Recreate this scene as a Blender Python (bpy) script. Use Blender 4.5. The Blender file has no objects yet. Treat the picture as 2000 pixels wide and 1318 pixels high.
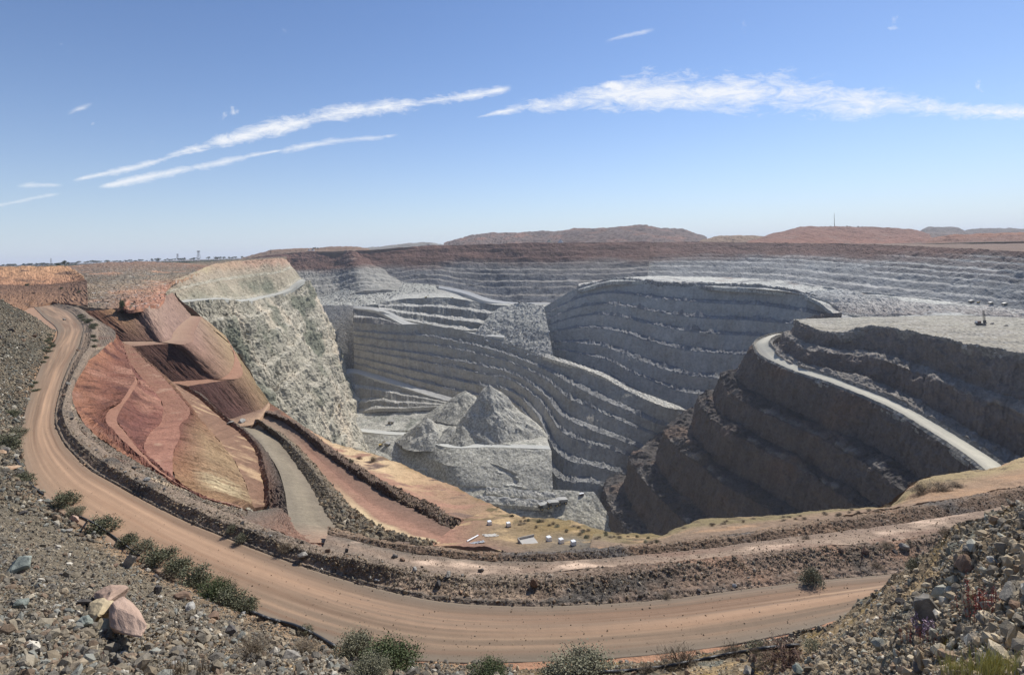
import bpy, bmesh, math, random
import numpy as np
from mathutils import Vector, Matrix

random.seed(7)
RNG = np.random.default_rng(11)
scene = bpy.context.scene
COL = scene.collection

# ------------------------------------------------------------------ camera, sky, sun, exposure
F = 1100.0                      # focal length in units of a 2000 unit wide picture
ROLL = math.atan(0.030)         # the panorama is tilted a little
CR, SR = math.cos(ROLL), math.sin(ROLL)
PX0, PY0 = 1000.0, 487.0        # where the optical axis meets the picture
ZC = 20.0                       # eye height over the mine plain

cam_data = bpy.data.cameras.new('camera')
cam = bpy.data.objects.new('camera', cam_data)
COL.objects.link(cam)
cam_data.sensor_width = 36.0
cam_data.lens = 36.0 * F / 2000.0
cam_data.shift_y = -(659.0 - PY0) / 2000.0
cam_data.clip_start = 0.1
cam_data.clip_end = 60000.0
right = Vector((CR, 0, -SR)); up = Vector((SR, 0, CR)); back = Vector((0, -1, 0))
m = Matrix((right, up, back)).transposed().to_4x4()
m.translation = Vector((0, 0, ZC))
cam.matrix_world = m
scene.camera = cam

SUN_AZ, SUN_EL = math.radians(40), math.radians(46)     # azimuth from +Y towards +X
sun_dir = Vector((math.sin(SUN_AZ) * math.cos(SUN_EL), math.cos(SUN_AZ) * math.cos(SUN_EL), math.sin(SUN_EL)))
sl = bpy.data.lights.new('sun', 'SUN')
sl.energy = 5.0; sl.angle = math.radians(0.53); sl.color = (1.0, 0.965, 0.92)
so = bpy.data.objects.new('sun', sl); COL.objects.link(so)
so.rotation_euler = sun_dir.to_track_quat('Z', 'Y').to_euler()

world = bpy.data.worlds.new('World'); scene.world = world
world.use_nodes = True

class NT:
    """small helper to write node trees"""
    def __init__(self, tree):
        self.t = tree; self.n = tree.nodes; self.l = tree.links
    def add(self, kind, **kw):
        nd = self.n.new(kind)
        for k, v in kw.items():
            setattr(nd, k, v)
        return nd
    def put(self, sock, v):
        if hasattr(v, 'is_linked') or isinstance(v, bpy.types.NodeSocket):
            self.l.new(v, sock)
        else:
            sock.default_value = v
    def math(self, op, a, b=None, c=None, clamp=False):
        nd = self.add('ShaderNodeMath', operation=op); nd.use_clamp = clamp
        self.put(nd.inputs[0], a)
        if b is not None: self.put(nd.inputs[1], b)
        if c is not None: self.put(nd.inputs[2], c)
        return nd.outputs[0]
    def vmath(self, op, a, b=None):
        nd = self.add('ShaderNodeVectorMath', operation=op)
        self.put(nd.inputs[0], a)
        if b is not None: self.put(nd.inputs[1], b)
        return nd.outputs[0]
    def noise(self, vec, scale, detail=4, rough=0.55, dist=0.0):
        nd = self.add('ShaderNodeTexNoise')
        self.put(nd.inputs['Vector'], vec)
        nd.inputs['Scale'].default_value = scale
        nd.inputs['Detail'].default_value = detail
        nd.inputs['Roughness'].default_value = rough
        nd.inputs['Distortion'].default_value = dist
        return nd.outputs['Fac']
    def ramp(self, v, a, b, lo, hi):
        nd = self.add('ShaderNodeMapRange'); nd.clamp = True
        self.put(nd.inputs[0], v)
        for i, x in enumerate((a, b, lo, hi)): nd.inputs[1 + i].default_value = x
        return nd.outputs[0]
    def mix(self, fac, a, b, mode='MIX'):
        nd = self.add('ShaderNodeMix', data_type='RGBA', blend_type=mode)
        self.put(nd.inputs[0], fac); self.put(nd.inputs[6], a); self.put(nd.inputs[7], b)
        return nd.outputs[2]

wn = NT(world.node_tree)
for nd in list(wn.n): wn.n.remove(nd)
sky = wn.add('ShaderNodeTexSky')
sky.sky_type = 'NISHITA'; sky.sun_disc = False
sky.sun_elevation = SUN_EL; sky.sun_rotation = SUN_AZ
sky.altitude = 400; sky.air_density = 1.0; sky.dust_density = 0.15; sky.ozone_density = 1.4
SKY_STRENGTH = 0.095
geo = wn.add('ShaderNodeTexCoord')
sep = wn.add('ShaderNodeSeparateXYZ'); wn.l.new(geo.outputs['Generated'], sep.inputs[0])
dx, dy, dz = sep.outputs
ysafe = wn.math('MAXIMUM', dy, 0.05)
gu = wn.math('DIVIDE', dx, ysafe)                 # tangent of the bearing
gv = wn.math('DIVIDE', dz, ysafe)                 # tangent of the height
comb = wn.add('ShaderNodeCombineXYZ'); wn.put(comb.inputs[0], gu); wn.put(comb.inputs[1], gv)
gvec = comb.outputs[0]
mp = wn.add('ShaderNodeMapping'); wn.l.new(gvec, mp.inputs[0])
mp.inputs['Rotation'].default_value = (0, 0, math.radians(-8)); mp.inputs['Scale'].default_value = (0.55, 1.6, 1)
nz_big = wn.noise(mp.outputs[0], 6.0, 5, 0.6)
nz_fine = wn.noise(mp.outputs[0], 34.0, 10, 0.78, 0.6)
nz_mid = wn.noise(mp.outputs[0], 13.0, 6, 0.65, 0.3)
wisp = wn.math('ADD', wn.math('ADD', wn.math('MULTIPLY', nz_big, 0.28), wn.math('MULTIPLY', nz_mid, 0.30)), wn.math('MULTIPLY', nz_fine, 0.46))

def tan_uv(px, py):
    u, v = px - PX0, PY0 - py
    return (u * CR + v * SR) / F, (-u * SR + v * CR) / F
def cloud_band(pts, soft=0.9, dens=1.0):
    """a streak of cloud: (px, py, half thickness) along its length"""
    P = [(tan_uv(x, y), h / F) for x, y, h in pts]
    u0, u1 = P[0][0][0], P[-1][0][0]
    t = wn.ramp(gu, u0, u1, 0.0, 1.0)
    def curve(vals):
        lo, hi = min(vals) - 1e-4, max(vals) + 1e-4
        fc = wn.add('ShaderNodeFloatCurve')
        c = fc.mapping.curves[0]
        xs = [(p[0][0] - u0) / (u1 - u0) for p in P]
        while len(c.points) < len(xs): c.points.new(0.5, 0.5)
        for q, x, v in zip(c.points, xs, vals): q.location = (x, (v - lo) / (hi - lo))
        fc.mapping.update()
        wn.put(fc.inputs['Value'], t)
        return wn.ramp(fc.outputs[0], 0, 1, lo, hi)
    mid = curve([p[0][1] for p in P]); half = curve([p[1] for p in P])
    d = wn.math('DIVIDE', wn.math('ABSOLUTE', wn.math('SUBTRACT', gv, mid)), wn.math('MAXIMUM', half, 1e-4))
    core = wn.math('SUBTRACT', 1.2, d)
    mk = wn.math('ADD', core, wn.math('MULTIPLY', wn.math('SUBTRACT', wisp, 0.545), 7.0))
    mk = wn.ramp(mk, 0.0, soft, 0.0, dens)
    inside = wn.math('MULTIPLY', wn.ramp(gu, u0, u0 + 0.02, 0, 1), wn.ramp(gu, u1 - 0.02, u1, 1, 0))
    return wn.math('MULTIPLY', mk, inside)
bands = [
    cloud_band([(320, 305, 3), (420, 280, 13), (560, 243, 17), (700, 216, 15), (830, 200, 14), (920, 188, 11), (1000, 172, 6)], 1.1, .92),
    cloud_band([(140, 353, 2), (200, 340, 6), (280, 322, 7), (360, 300, 5), (420, 290, 2)], 1.3, .8),
    cloud_band([(190, 366, 2), (260, 352, 7), (340, 335, 9), (420, 320, 9), (500, 303, 5), (560, 292, 1.5)], 1.3, .8),
    cloud_band([(540, 297, 1.5), (600, 285, 8), (680, 273, 8), (740, 268, 6), (780, 263, 2)], 1.4, .75),
    cloud_band([(930, 230, 2), (1020, 212, 13), (1140, 195, 23), (1260, 180, 31), (1420, 178, 35), (1580, 185, 34), (1740, 205, 28), (1880, 217, 20), (2000, 222, 18), (2300, 236, 16)], 1.15, .92),
    cloud_band([(-160, 412, 3), (0, 400, 3.5), (60, 388, 5), (120, 378, 2)], 1.4, .55),
    cloud_band([(30, 365, 1), (70, 362, 5), (125, 362, 2)], 1.4, .55),
    cloud_band([(130, 224, 2), (155, 213, 7), (182, 202, 3)], 1.3, .6),
    cloud_band([(1165, 172, 2), (1185, 168, 10), (1210, 170, 13), (1235, 176, 3)], .8, .97),
    cloud_band([(1180, 82, 2), (1200, 75, 5), (1250, 64, 5), (1280, 58, 2)], 1.2, .45),
]
tot = bands[0]
for b in bands[1:]: tot = wn.math('MAXIMUM', tot, b)
# scattered small flecks round the long streaks
fleck = wn.noise(gvec, 17.0, 5, 0.6)
fl = wn.math('MULTIPLY', wn.ramp(fleck, 0.675, 0.76, 0, .55), wn.math('MULTIPLY', wn.ramp(gv, .2, .24, 0, 1), wn.ramp(gv, .36, .42, 1, 0)))
tot = wn.math('MAXIMUM', tot, fl)
front = wn.ramp(dy, 0.06, 0.14, 0, 1)
tot = wn.math('MULTIPLY', tot, front)
bg_sky = wn.add('ShaderNodeBackground'); skyc = wn.mix(1.0, sky.outputs[0], (0.86, 0.96, 1.17, 1), 'MULTIPLY')
low = wn.math('POWER', 2.718, wn.math('MULTIPLY', wn.math('MAXIMUM', dz, 0.0), -10.0))       # dusty air near the horizon, all round
HZ = 1.0 / SKY_STRENGTH
skyc = wn.mix(wn.math('MULTIPLY', low, 0.86), skyc, (0.56 * HZ, 0.65 * HZ, 0.77 * HZ, 1))
skyc = wn.mix(wn.ramp(dz, -0.02, -0.004, 1, 0), skyc, (0.16 * HZ, 0.13 * HZ, 0.11 * HZ, 1))       # far land under the horizon
wn.put(bg_sky.inputs[0], skyc); bg_sky.inputs[1].default_value = SKY_STRENGTH
bg_cl = wn.add('ShaderNodeBackground'); bg_cl.inputs[0].default_value = (0.86, 0.88, 0.92, 1); bg_cl.inputs[1].default_value = 1.0
mx = wn.add('ShaderNodeMixShader'); wn.put(mx.inputs[0], tot); wn.l.new(bg_sky.outputs[0], mx.inputs[1]); wn.l.new(bg_cl.outputs[0], mx.inputs[2])
wo = wn.add('ShaderNodeOutputWorld'); wn.l.new(mx.outputs[0], wo.inputs[0])

vs = scene.view_settings
vs.view_transform = 'Standard'; vs.look = 'None'; vs.exposure = 0.12; vs.gamma = 1.0; vs.use_curve_mapping = False
scene.render.engine = 'CYCLES'
scene.cycles.use_denoising = True
scene.cycles.max_bounces = 6; scene.cycles.diffuse_bounces = 3; scene.cycles.volume_bounces = 1
scene.cycles.transparent_max_bounces = 12

# ------------------------------------------------------------------ numpy noise
def _hash(ix, iy, iz, seed):
    h = (ix * 374761393 + iy * 668265263 + iz * 2147483647 + seed * 974634541) & 0xFFFFFFFF
    h = ((h ^ (h >> 13)) * 1274126177) & 0xFFFFFFFF
    h = ((h ^ (h >> 16)) * 2246822519) & 0xFFFFFFFF
    return h ^ (h >> 15)
_G = np.random.default_rng(5).normal(size=(256, 3)); _G /= np.linalg.norm(_G, axis=1)[:, None]
def perlin(p, seed=0):
    p = np.asarray(p, float); sh = p.shape[:-1]; p = p.reshape(-1, 3)
    i = np.floor(p).astype(np.int64); f = p - i
    w = f * f * f * (f * (f * 6 - 15) + 10)
    out = np.zeros(len(p))
    for a in (0, 1):
        for b in (0, 1):
            for c in (0, 1):
                g = _G[_hash(i[:, 0] + a, i[:, 1] + b, i[:, 2] + c, seed) & 255]
                d = g[:, 0] * (f[:, 0] - a) + g[:, 1] * (f[:, 1] - b) + g[:, 2] * (f[:, 2] - c)
                out += d * (w[:, 0] if a else 1 - w[:, 0]) * (w[:, 1] if b else 1 - w[:, 1]) * (w[:, 2] if c else 1 - w[:, 2])
    return (out * 1.6).reshape(sh)
def fbm(p, octv=4, seed=0, gain=0.5, ridged=False):
    p = np.asarray(p, float); o = 0; a = 1.0; n = 0
    for k in range(octv):
        v = perlin(p * (2.03 ** k) + k * 17.3, seed + k)
        if ridged: v = 1 - 2 * np.abs(v)
        o = o + a * v; n += a; a *= gain
    return o / n

# ------------------------------------------------------------------ picture <-> place
def yh(px): return 517.0 - 0.030 * px
def wpt(px, py, z=None, Y=None):
    """the point seen at (px, py) at height z over the eye (or at depth Y)"""
    u, v = px - PX0, PY0 - py
    h, w = u * CR + v * SR, -u * SR + v * CR
    if Y is None:
        Y = z * F / w
    return np.array((h * Y / F, Y, ZC + w * Y / F))
def proj(P):
    P = np.asarray(P, float)
    Y = np.maximum(P[..., 1], 0.5)
    h, w = P[..., 0] * F / Y, (P[..., 2] - ZC) * F / Y
    return np.stack((PX0 + h * CR - w * SR, PY0 - (h * SR + w * CR)), -1)
def LZ(z, *pts):
    """a line through picture points at height z (a third value overrides z)"""
    return np.array([wpt(p[0], p[1], p[2] if len(p) > 2 else z) for p in pts])
def LY(Y, *pts):
    return np.array([wpt(p[0], p[1], Y=p[2] if len(p) > 2 else Y) for p in pts])
def LW(*pts):
    """world points, z counted from the eye"""
    return np.array([(x, y, z + ZC) for x, y, z in pts], float)
def C(r, g, b, k=0.80):
    """albedo of a sunlit surface that looks (r, g, b)"""
    v = np.array((r, g, b), float) / 255.0
    v = v.mean() + (v - v.mean()) * 0.90
    return np.where(v <= 0.04045, v / 12.92, ((v + 0.055) / 1.055) ** 2.4) * k

def _chord(P):
    q = proj(P)
    d = np.minimum(np.linalg.norm(np.diff(q, axis=0), axis=1), 350) + 1e-3
    return d
def resample(P, n, t=None, smooth=True):
    P = np.asarray(P, float)
    if t is None:
        d = _chord(P) if P.shape[1] == 3 else np.linalg.norm(np.diff(P, axis=0), axis=1)
        t = np.concatenate(([0], np.cumsum(d))); t /= t[-1]
    s = np.linspace(0, 1, n)
    if len(P) < 3 or not smooth:
        return np.stack([np.interp(s, t, P[:, k]) for k in range(P.shape[1])], 1)
    h = np.diff(t)[:, None]; sl_ = np.diff(P, axis=0) / h
    mt = np.zeros_like(P)
    mt[1:-1] = (sl_[:-1] * h[1:] + sl_[1:] * h[:-1]) / (h[1:] + h[:-1])
    mt[0] = sl_[0]; mt[-1] = sl_[-1]
    # limit overshoot
    for k in range(P.shape[1]):
        same = (sl_[:-1, k] * sl_[1:, k]) > 0
        mt[1:-1, k] = np.where(same, mt[1:-1, k], mt[1:-1, k] * 0.4)
    i = np.clip(np.searchsorted(t, s, side='right') - 1, 0, len(t) - 2)
    hh = (t[i + 1] - t[i]); x = ((s - t[i]) / hh)[:, None]; hh = hh[:, None]
    return ((2 * x**3 - 3 * x**2 + 1) * P[i] + (x**3 - 2 * x**2 + x) * hh * mt[i]
            + (-2 * x**3 + 3 * x**2) * P[i + 1] + (x**3 - x**2) * hh * mt[i + 1])

def normals(G):
    du = np.gradient(G, axis=1); dv = np.gradient(G, axis=0)
    n = np.cross(du, dv)
    n /= np.linalg.norm(n, axis=2)[..., None] + 1e-9
    if np.mean(n[..., 2]) < 0: n = -n
    return n

def grid_object(name, G, cols, mat, uv=None, smooth=False, kind='structure', parent=None, skirt=True):
    if skirt and kind == 'structure':
        # turn the borders down a little so that neighbouring sheets leave no crack
        G = np.pad(G, ((1, 1), (1, 1), (0, 0)), 'edge'); cols = np.pad(cols, ((1, 1), (1, 1), (0, 0)), 'edge')
        if uv is not None: uv = np.pad(uv, ((1, 1), (1, 1), (0, 0)), 'edge')
        dn = np.zeros(G.shape[:2]); dn[0] = dn[-1] = 1; dn[:, 0] = dn[:, -1] = 1
        G[..., 2] -= dn * np.maximum(np.abs(G[..., 1]) * 0.006, .12)
    nv, nu = G.shape[:2]
    me = bpy.data.meshes.new(name)
    idx = np.arange(nv * nu).reshape(nv, nu)
    a, b, c, d = idx[:-1, :-1], idx[:-1, 1:], idx[1:, 1:], idx[1:, :-1]
    du = np.gradient(G, axis=1); dv = np.gradient(G, axis=0)
    flip = np.mean(np.cross(du, dv)[..., 2]) < 0
    q = np.stack((a, d, c, b) if flip else (a, b, c, d), -1).reshape(-1, 4)
    me.vertices.add(nv * nu); me.vertices.foreach_set('co', G.reshape(-1).astype(np.float32))
    me.loops.add(q.size); me.loops.foreach_set('vertex_index', q.reshape(-1).astype(np.int32))
    me.polygons.add(len(q))
    me.polygons.foreach_set('loop_start', np.arange(0, q.size, 4, dtype=np.int32))
    me.polygons.foreach_set('loop_total', np.full(len(q), 4, dtype=np.int32))
    me.polygons.foreach_set('use_smooth', np.full(len(q), smooth))
    at = me.color_attributes.new('Col', 'FLOAT_COLOR', 'POINT')
    cc = np.ones((nv * nu, 4), np.float32); cc[:, :3] = np.clip(cols.reshape(-1, 3), 0.004, 0.9)
    at.data.foreach_set('color', cc.reshape(-1))
    if uv is not None:
        ul = me.uv_layers.new(name='UVMap')
        ul.data.foreach_set('uv', uv.reshape(-1, 2)[q.reshape(-1)].astype(np.float32).reshape(-1))
    me.update(calc_edges=True); me.validate()
    me.materials.append(mat)
    o = bpy.data.objects.new(name, me); COL.objects.link(o)
    if kind: o['kind'] = kind
    if parent is not None: o.parent = parent
    return o

SURF = {}       # finished grids, to place stones, bushes and vehicles on

def disp(G, specs, edge=None):
    """push a grid about along its normals: (wavelength, amplitude, octaves, mode, seed)"""
    n = normals(G)
    D = np.zeros(G.shape[:2])
    for wl, amp, octv, mode, seed in specs:
        wv = np.array(wl if np.ndim(wl) else (wl, wl, wl), float)
        v = fbm(G / wv, octv, seed, 0.52, mode == 'r')
        if mode == 'b': v = np.abs(v) * 2 - 0.6
        if mode == 's': v = np.sign(v) * np.abs(v) ** 0.6
        D += v * (np.asarray(amp))
    if edge is not None: D *= edge
    return G + n * D[..., None]

def arc_uv(G):
    nv, nu = G.shape[:2]
    mid = G[nv // 2]
    u = np.concatenate(([0], np.cumsum(np.linalg.norm(np.diff(mid, axis=0), axis=1))))
    vcol = G[:, nu // 2]
    v = np.concatenate(([0], np.cumsum(np.linalg.norm(np.diff(vcol, axis=0), axis=1))))
    return np.stack(np.meshgrid(u, v), -1)

def loft(rails, cell=2.6, maxu=900, rows=None):
    same = len({len(r) for r in rails}) == 1
    t = None
    if same and len(rails[0]) > 2:
        d = np.mean([_chord(r) for r in rails], 0); t = np.concatenate(([0], np.cumsum(d))); t /= t[-1]
    lens = []
    for r in rails:
        q = proj(r); q = np.clip(q, (-300, -300), (2300, 1600))
        lens.append(np.sum(np.linalg.norm(np.diff(q, axis=0), axis=1)))
    nu = int(np.clip(max(lens) / cell, 12, maxu))
    R = [resample(r, nu, t) for r in rails]
    out = []; vv = []
    for k in range(len(R) - 1):
        pa, pb = proj(R[k]), proj(R[k + 1])
        pa = np.clip(pa, (-300, -300), (2300, 1600)); pb = np.clip(pb, (-300, -300), (2300, 1600))
        dist = np.percentile(np.linalg.norm(pa - pb, axis=1), 80)
        m_ = int(np.clip(dist / cell, 2, 260)) if rows is None else rows[k]
        for j in range(m_):
            s = j / m_
            out.append(R[k] * (1 - s) + R[k + 1] * s); vv.append(k + s)
    out.append(R[-1]); vv.append(len(R) - 1)
    return np.array(out), np.array(vv)

def color_rows(cl, vv, nu):
    """cl: one colour per rail, each a colour or a list of colours along the rail"""
    A = []
    for c in cl:
        c = np.array(c, float)
        if c.ndim == 1: A.append(np.repeat(c[None], nu, 0))
        else: A.append(np.stack([np.interp(np.linspace(0, 1, nu), np.linspace(0, 1, len(c)), c[:, k]) for k in range(3)], 1))
    A = np.array(A)
    i = np.clip(np.floor(vv).astype(int), 0, len(A) - 2); s = (vv - i)[:, None, None]
    return A[i] * (1 - s) + A[i + 1] * s

def blot(cols, G, col, wl, thr=0.1, soft=0.15, seed=0, w=None, octv=4):
    """stain a surface with patches of another colour"""
    wv = np.array(wl if np.ndim(wl) else (wl, wl, wl), float)
    k = np.clip((fbm(G / wv, octv, seed) - thr) / soft, 0, 1)
    if w is not None: k = k * w
    return cols * (1 - k[..., None]) + np.array(col) * k[..., None]

def patch(name, rails, cl, mat, specs=(), cell=2.6, smooth=False, fix_edge=True, paint=None, kind='structure', rows=None, key=None, shape=None):
    G, vv = loft(rails, cell, rows=rows)
    cols = color_rows(cl, vv, G.shape[1])
    uv = arc_uv(G)
    if shape is not None: G = shape(G, vv)
    if len(specs):
        G = disp(G, specs)
    if paint is not None: cols = paint(cols, G, uv, vv)
    o = grid_object(name, G, cols, mat, uv, smooth, kind)
    SURF[key or o.name] = G
    return o

def benched(name, rails, n, cface, cberm, mat, cell=2.6, face=0.32, jit=0.25, rough=(), heap=0.3, seed=0, flute=0.0, paint=None, key=None, wl=40.0, dip=0.9, smooth=False):
    """an open-cut wall of n benches between a crest rail and a toe rail (rails between them bend it)"""
    lens = []
    for r in rails:
        q = np.clip(proj(r), (-300, -300), (2300, 1600)); lens.append(np.sum(np.linalg.norm(np.diff(q, axis=0), axis=1)))
    nu = int(np.clip(max(lens) / cell, 30, 900))
    same = len({len(r) for r in rails}) == 1
    t = None
    if same:
        d = np.mean([_chord(r) for r in rails], 0); t = np.concatenate(([0], np.cumsum(d))); t /= t[-1]
    R = np.array([resample(r, nu, t) for r in rails])
    pd = np.percentile(np.linalg.norm(np.clip(proj(R[0]), -300, 2300) - np.clip(proj(R[-1]), -300, 2300), axis=1), 75)
    per = int(np.clip(pd / n / cell * 1.5, 6, 40))
    kf = max(3, int(per * 0.6)); kb = max(3, per - kf)
    nr = len(R) - 1
    def at(h, col=None):                     # position along the rails, h in 0..1, per column
        x = np.clip(h, 0, 1) * nr; i = np.minimum(np.floor(x).astype(int), nr - 1); s = (x - i)[:, None]
        j = np.arange(nu)
        return R[i, j] * (1 - s) + R[i + 1, j] * s
    alen = np.concatenate(([0], np.cumsum(np.linalg.norm(np.diff(R[nr // 2], axis=0), axis=1))))
    rowsG, tags, bidx, bfrac = [], [], [], []
    lv = np.concatenate(([0], np.cumsum(np.random.default_rng(seed + 500).uniform(.68, 1.32, n)))); lv /= lv[-1]
    def nz(k, wl_, octv=4, sd=0):
        return fbm(np.stack((alen / wl_, np.full(nu, k * 7.7 + seed * 3.1), np.full(nu, sd * 1.7)), -1), octv, seed + sd)
    for i in range(n):
        j0 = nz(i, wl * 3) * 0.5 + nz(i, wl) * 0.45 + nz(i, wl * 0.2, 3) * 0.25      # crest wander
        j1 = nz(i + 1, wl * 3) * 0.5 + nz(i + 1, wl) * 0.45 + nz(i + 1, wl * 0.2, 3) * 0.25
        fw = np.clip(face + 0.5 * nz(i + 40, wl * 2.0, 4) , 0.10, 0.96)
        hp = np.clip(0.35 + nz(i + 80, wl * 0.6, 3, 3) * 1.3 + nz(i + 81, wl * 0.14, 3, 3) * .8, 0, 1.3) * heap
        c0 = lv[i] + (jit / n * j0 if i else 0)
        c1 = lv[i + 1] + (jit / n * j1 if i < n - 1 else 0)
        for k in range(kf + kb):
            if k < kf:
                s = k / kf; hf = s * fw; vf = dip * s
                hp_ = 0
            else:
                s = (k - kf) / kb
                hf = fw + (1 - fw) * s; vf = dip + (1 - dip) * s
                hp_ = np.clip(1 - abs(s - .45) / .45, 0, 1)
            hh = c0 + (c1 - c0) * hf
            zz = lv[i] + (lv[i + 1] - lv[i]) * vf
            pos = at(hh); pz = at(np.full(nu, zz))
            P = pos.copy(); P[:, 2] = pz[:, 2]
            dzb = (R[0, :, 2] - R[-1, :, 2]) / n
            P[:, 2] += hp * hp_ * dzb * 0.30
            if k >= kf and i < n - 1:          # rubble on the bench, heaviest at its crest
                P[:, 2] += np.clip(nz(i + 120, wl * 0.12, 4, 5) + .12, 0, 1) * dzb * 0.22 * heap * s
            rowsG.append(P); tags.append(0.0 if (k < kf and not (i and k == 0)) else 1.0); bidx.append(zz); bfrac.append(0.0 if k < kf else s)
    rowsG.append(R[-1]); tags.append(1.0); bidx.append(1.0); bfrac.append(0)
    G = np.array(rowsG); tags = np.array(tags); bidx = np.array(bidx)
    uv = arc_uv(G)
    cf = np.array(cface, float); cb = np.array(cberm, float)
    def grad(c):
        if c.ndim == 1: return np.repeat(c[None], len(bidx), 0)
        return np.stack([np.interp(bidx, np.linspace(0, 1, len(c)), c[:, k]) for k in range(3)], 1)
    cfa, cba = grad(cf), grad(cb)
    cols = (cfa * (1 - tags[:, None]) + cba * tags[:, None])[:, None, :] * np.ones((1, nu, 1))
    bs_ = np.array(bfrac)[:, None]                     # pale broken rock strewn along the bench crests
    cw = np.clip((bs_ - .55) / .3, 0, 1) * np.clip(.05 + 2.4 * fbm(G / np.array((wl * .7, wl * .5, wl * .5)), 4, seed + 60), 0, 1)
    cols = cols * (1 - .5 * cw[..., None]) + C(200, 197, 188) * .5 * cw[..., None]
    lum = 1 + 0.22 * fbm(G / np.array((wl * .9, wl * .9, wl * .5)), 4, seed + 9)
    cols = cols * lum[..., None]
    if flute:
        fl = fbm(np.stack((uv[..., 0] / (wl * 0.16), uv[..., 1] / (wl * 3.0), np.full(uv.shape[:2], seed * 1.3)), -1), 4, seed + 20)
        n_ = normals(G); G = G + n_ * (fl * flute * (1 - 0.7 * tags[:, None]))[..., None]
    if len(rough): G = disp(G, rough)
    if paint is not None: cols = paint(cols, G, uv, bidx)
    o = grid_object(name, G, cols, mat, uv, smooth, 'structure')
    SURF[key or o.name] = G
    return o

# ------------------------------------------------------------------ materials
def rock_mat(name, sc, contrast=0.5, bump=0.6, streak=0.0, streak_uv=(1.0, 0.05), speck=0.0, speck_col=(0.6, 0.58, 0.54, 1), rough=0.95, tint=None):
    """stone and dirt coloured by the surface's own colour, broken up with noise of grain size sc (metres)"""
    mt = bpy.data.materials.new(name); mt.use_nodes = True
    T = NT(mt.node_tree)
    for nd in list(T.n): T.n.remove(nd)
    out = T.add('ShaderNodeOutputMaterial'); bs = T.add('ShaderNodeBsdfPrincipled')
    T.l.new(bs.outputs[0], out.inputs[0])
    bs.inputs['Roughness'].default_value = rough
    bs.inputs['Specular IOR Level'].default_value = 0.15
    ca = T.add('ShaderNodeVertexColor'); ca.layer_name = 'Col'
    pos = T.add('ShaderNodeNewGeometry').outputs['Position']
    n1 = T.noise(pos, 1 / (sc * 14), 5, 0.6)
    n2 = T.noise(pos, 1 / (sc * 2.2), 6, 0.65)
    k = T.math('ADD', T.math('MULTIPLY', T.math('SUBTRACT', n1, 0.5), contrast * 1.1), T.math('MULTIPLY', T.math('SUBTRACT', n2, 0.5), contrast * 2.0))
    val = T.math('MAXIMUM', T.math('ADD', k, 1.0), 0.15)
    if streak:
        uvn = T.add('ShaderNodeUVMap'); uvn.uv_map = 'UVMap'
        mpn = T.add('ShaderNodeMapping'); T.l.new(uvn.outputs[0], mpn.inputs[0])
        mpn.inputs['Scale'].default_value = (streak_uv[0], streak_uv[1], 1)
        ns = T.noise(mpn.outputs[0], 1.0, 6, 0.65, 0.3)
        val = T.math('MULTIPLY', val, T.math('ADD', 1.0, T.math('MULTIPLY', T.math('SUBTRACT', ns, 0.5), streak * 2.4)))
    vc = T.add('ShaderNodeCombineColor'); 
    for i in range(3): T.put(vc.inputs[i], val)
    base = T.mix(1.0, ca.outputs[0], vc.outputs[0], 'MULTIPLY')
    if speck:
        vo = T.add('ShaderNodeTexVoronoi'); T.put(vo.inputs['Vector'], pos); vo.inputs['Scale'].default_value = 1 / (sc * 1.6)
        sc_ = T.add('ShaderNodeSeparateColor'); T.l.new(vo.outputs['Color'], sc_.inputs[0])
        f = T.ramp(sc_.outputs[0], 1 - speck, 1.0, 0, 0.8)
        base = T.mix(f, base, speck_col)
        dk = T.ramp(sc_.outputs[1], 0, 1, 0.62, 1.25)
        dv = T.add('ShaderNodeCombineColor')
        for i in range(3): T.put(dv.inputs[i], dk)
        base = T.mix(1.0, base, dv.outputs[0], 'MULTIPLY')
    if tint is not None: base = T.mix(1.0, base, (*tint, 1), 'MULTIPLY')
    T.l.new(base, bs.inputs['Base Color'])
    if bump:
        bp = T.add('ShaderNodeBump'); bp.inputs['Strength'].default_value = min(1.0, bump); bp.inputs['Distance'].default_value = sc * 1.6
        hsum = n2
        if speck:
            hsum = T.math('ADD', n2, T.math('MULTIPLY', sc_.outputs[2], 0.35))
        if streak > .3:
            hsum = T.math('ADD', hsum, T.math('MULTIPLY', ns, 0.9))
        T.put(bp.inputs['Height'], hsum)
        T.l.new(bp.outputs[0], bs.inputs['Normal'])
    return mt

M_FAR = rock_mat('far_rock', 5.0, 0.6, 0.6, tint=(1.04, 1.0, .92))
M_WALL = rock_mat('pit_rock', 1.8, 0.55, 0.8, streak=0.26, streak_uv=(0.12, 0.012), tint=(1.02, 1.0, .95))
M_WEST = rock_mat('failed_rock', 1.3, 0.55, 0.8, streak=0.22, streak_uv=(0.12, 0.03), tint=(1.12, 1.08, .99))
M_DARK = rock_mat('basalt_rock', 1.0, 0.7, 1.0, streak=0.32, streak_uv=(0.16, 0.03), tint=(1.10, 1.0, .88))
M_TALUS = rock_mat('talus', 1.2, 0.4, 0.5, speck=0.12, speck_col=(0.42, 0.42, 0.41, 1), tint=(1.03, 1.0, .93))
M_DIRT = rock_mat('dirt', 0.22, 0.48, 0.6)
M_CUT = rock_mat('cut_clay', 0.28, 0.70, 1.0, streak=0.60, streak_uv=(1.5, 0.08), tint=(.80, .79, .76))
M_ROAD = rock_mat('road_dirt', 0.06, 0.10, 0.12, streak=0.34, streak_uv=(0.02, 0.9))
M_PROAD = rock_mat('pit_road_dirt', 0.6, 0.2, 0.2, streak=0.3, streak_uv=(0.01, 0.3))
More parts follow.
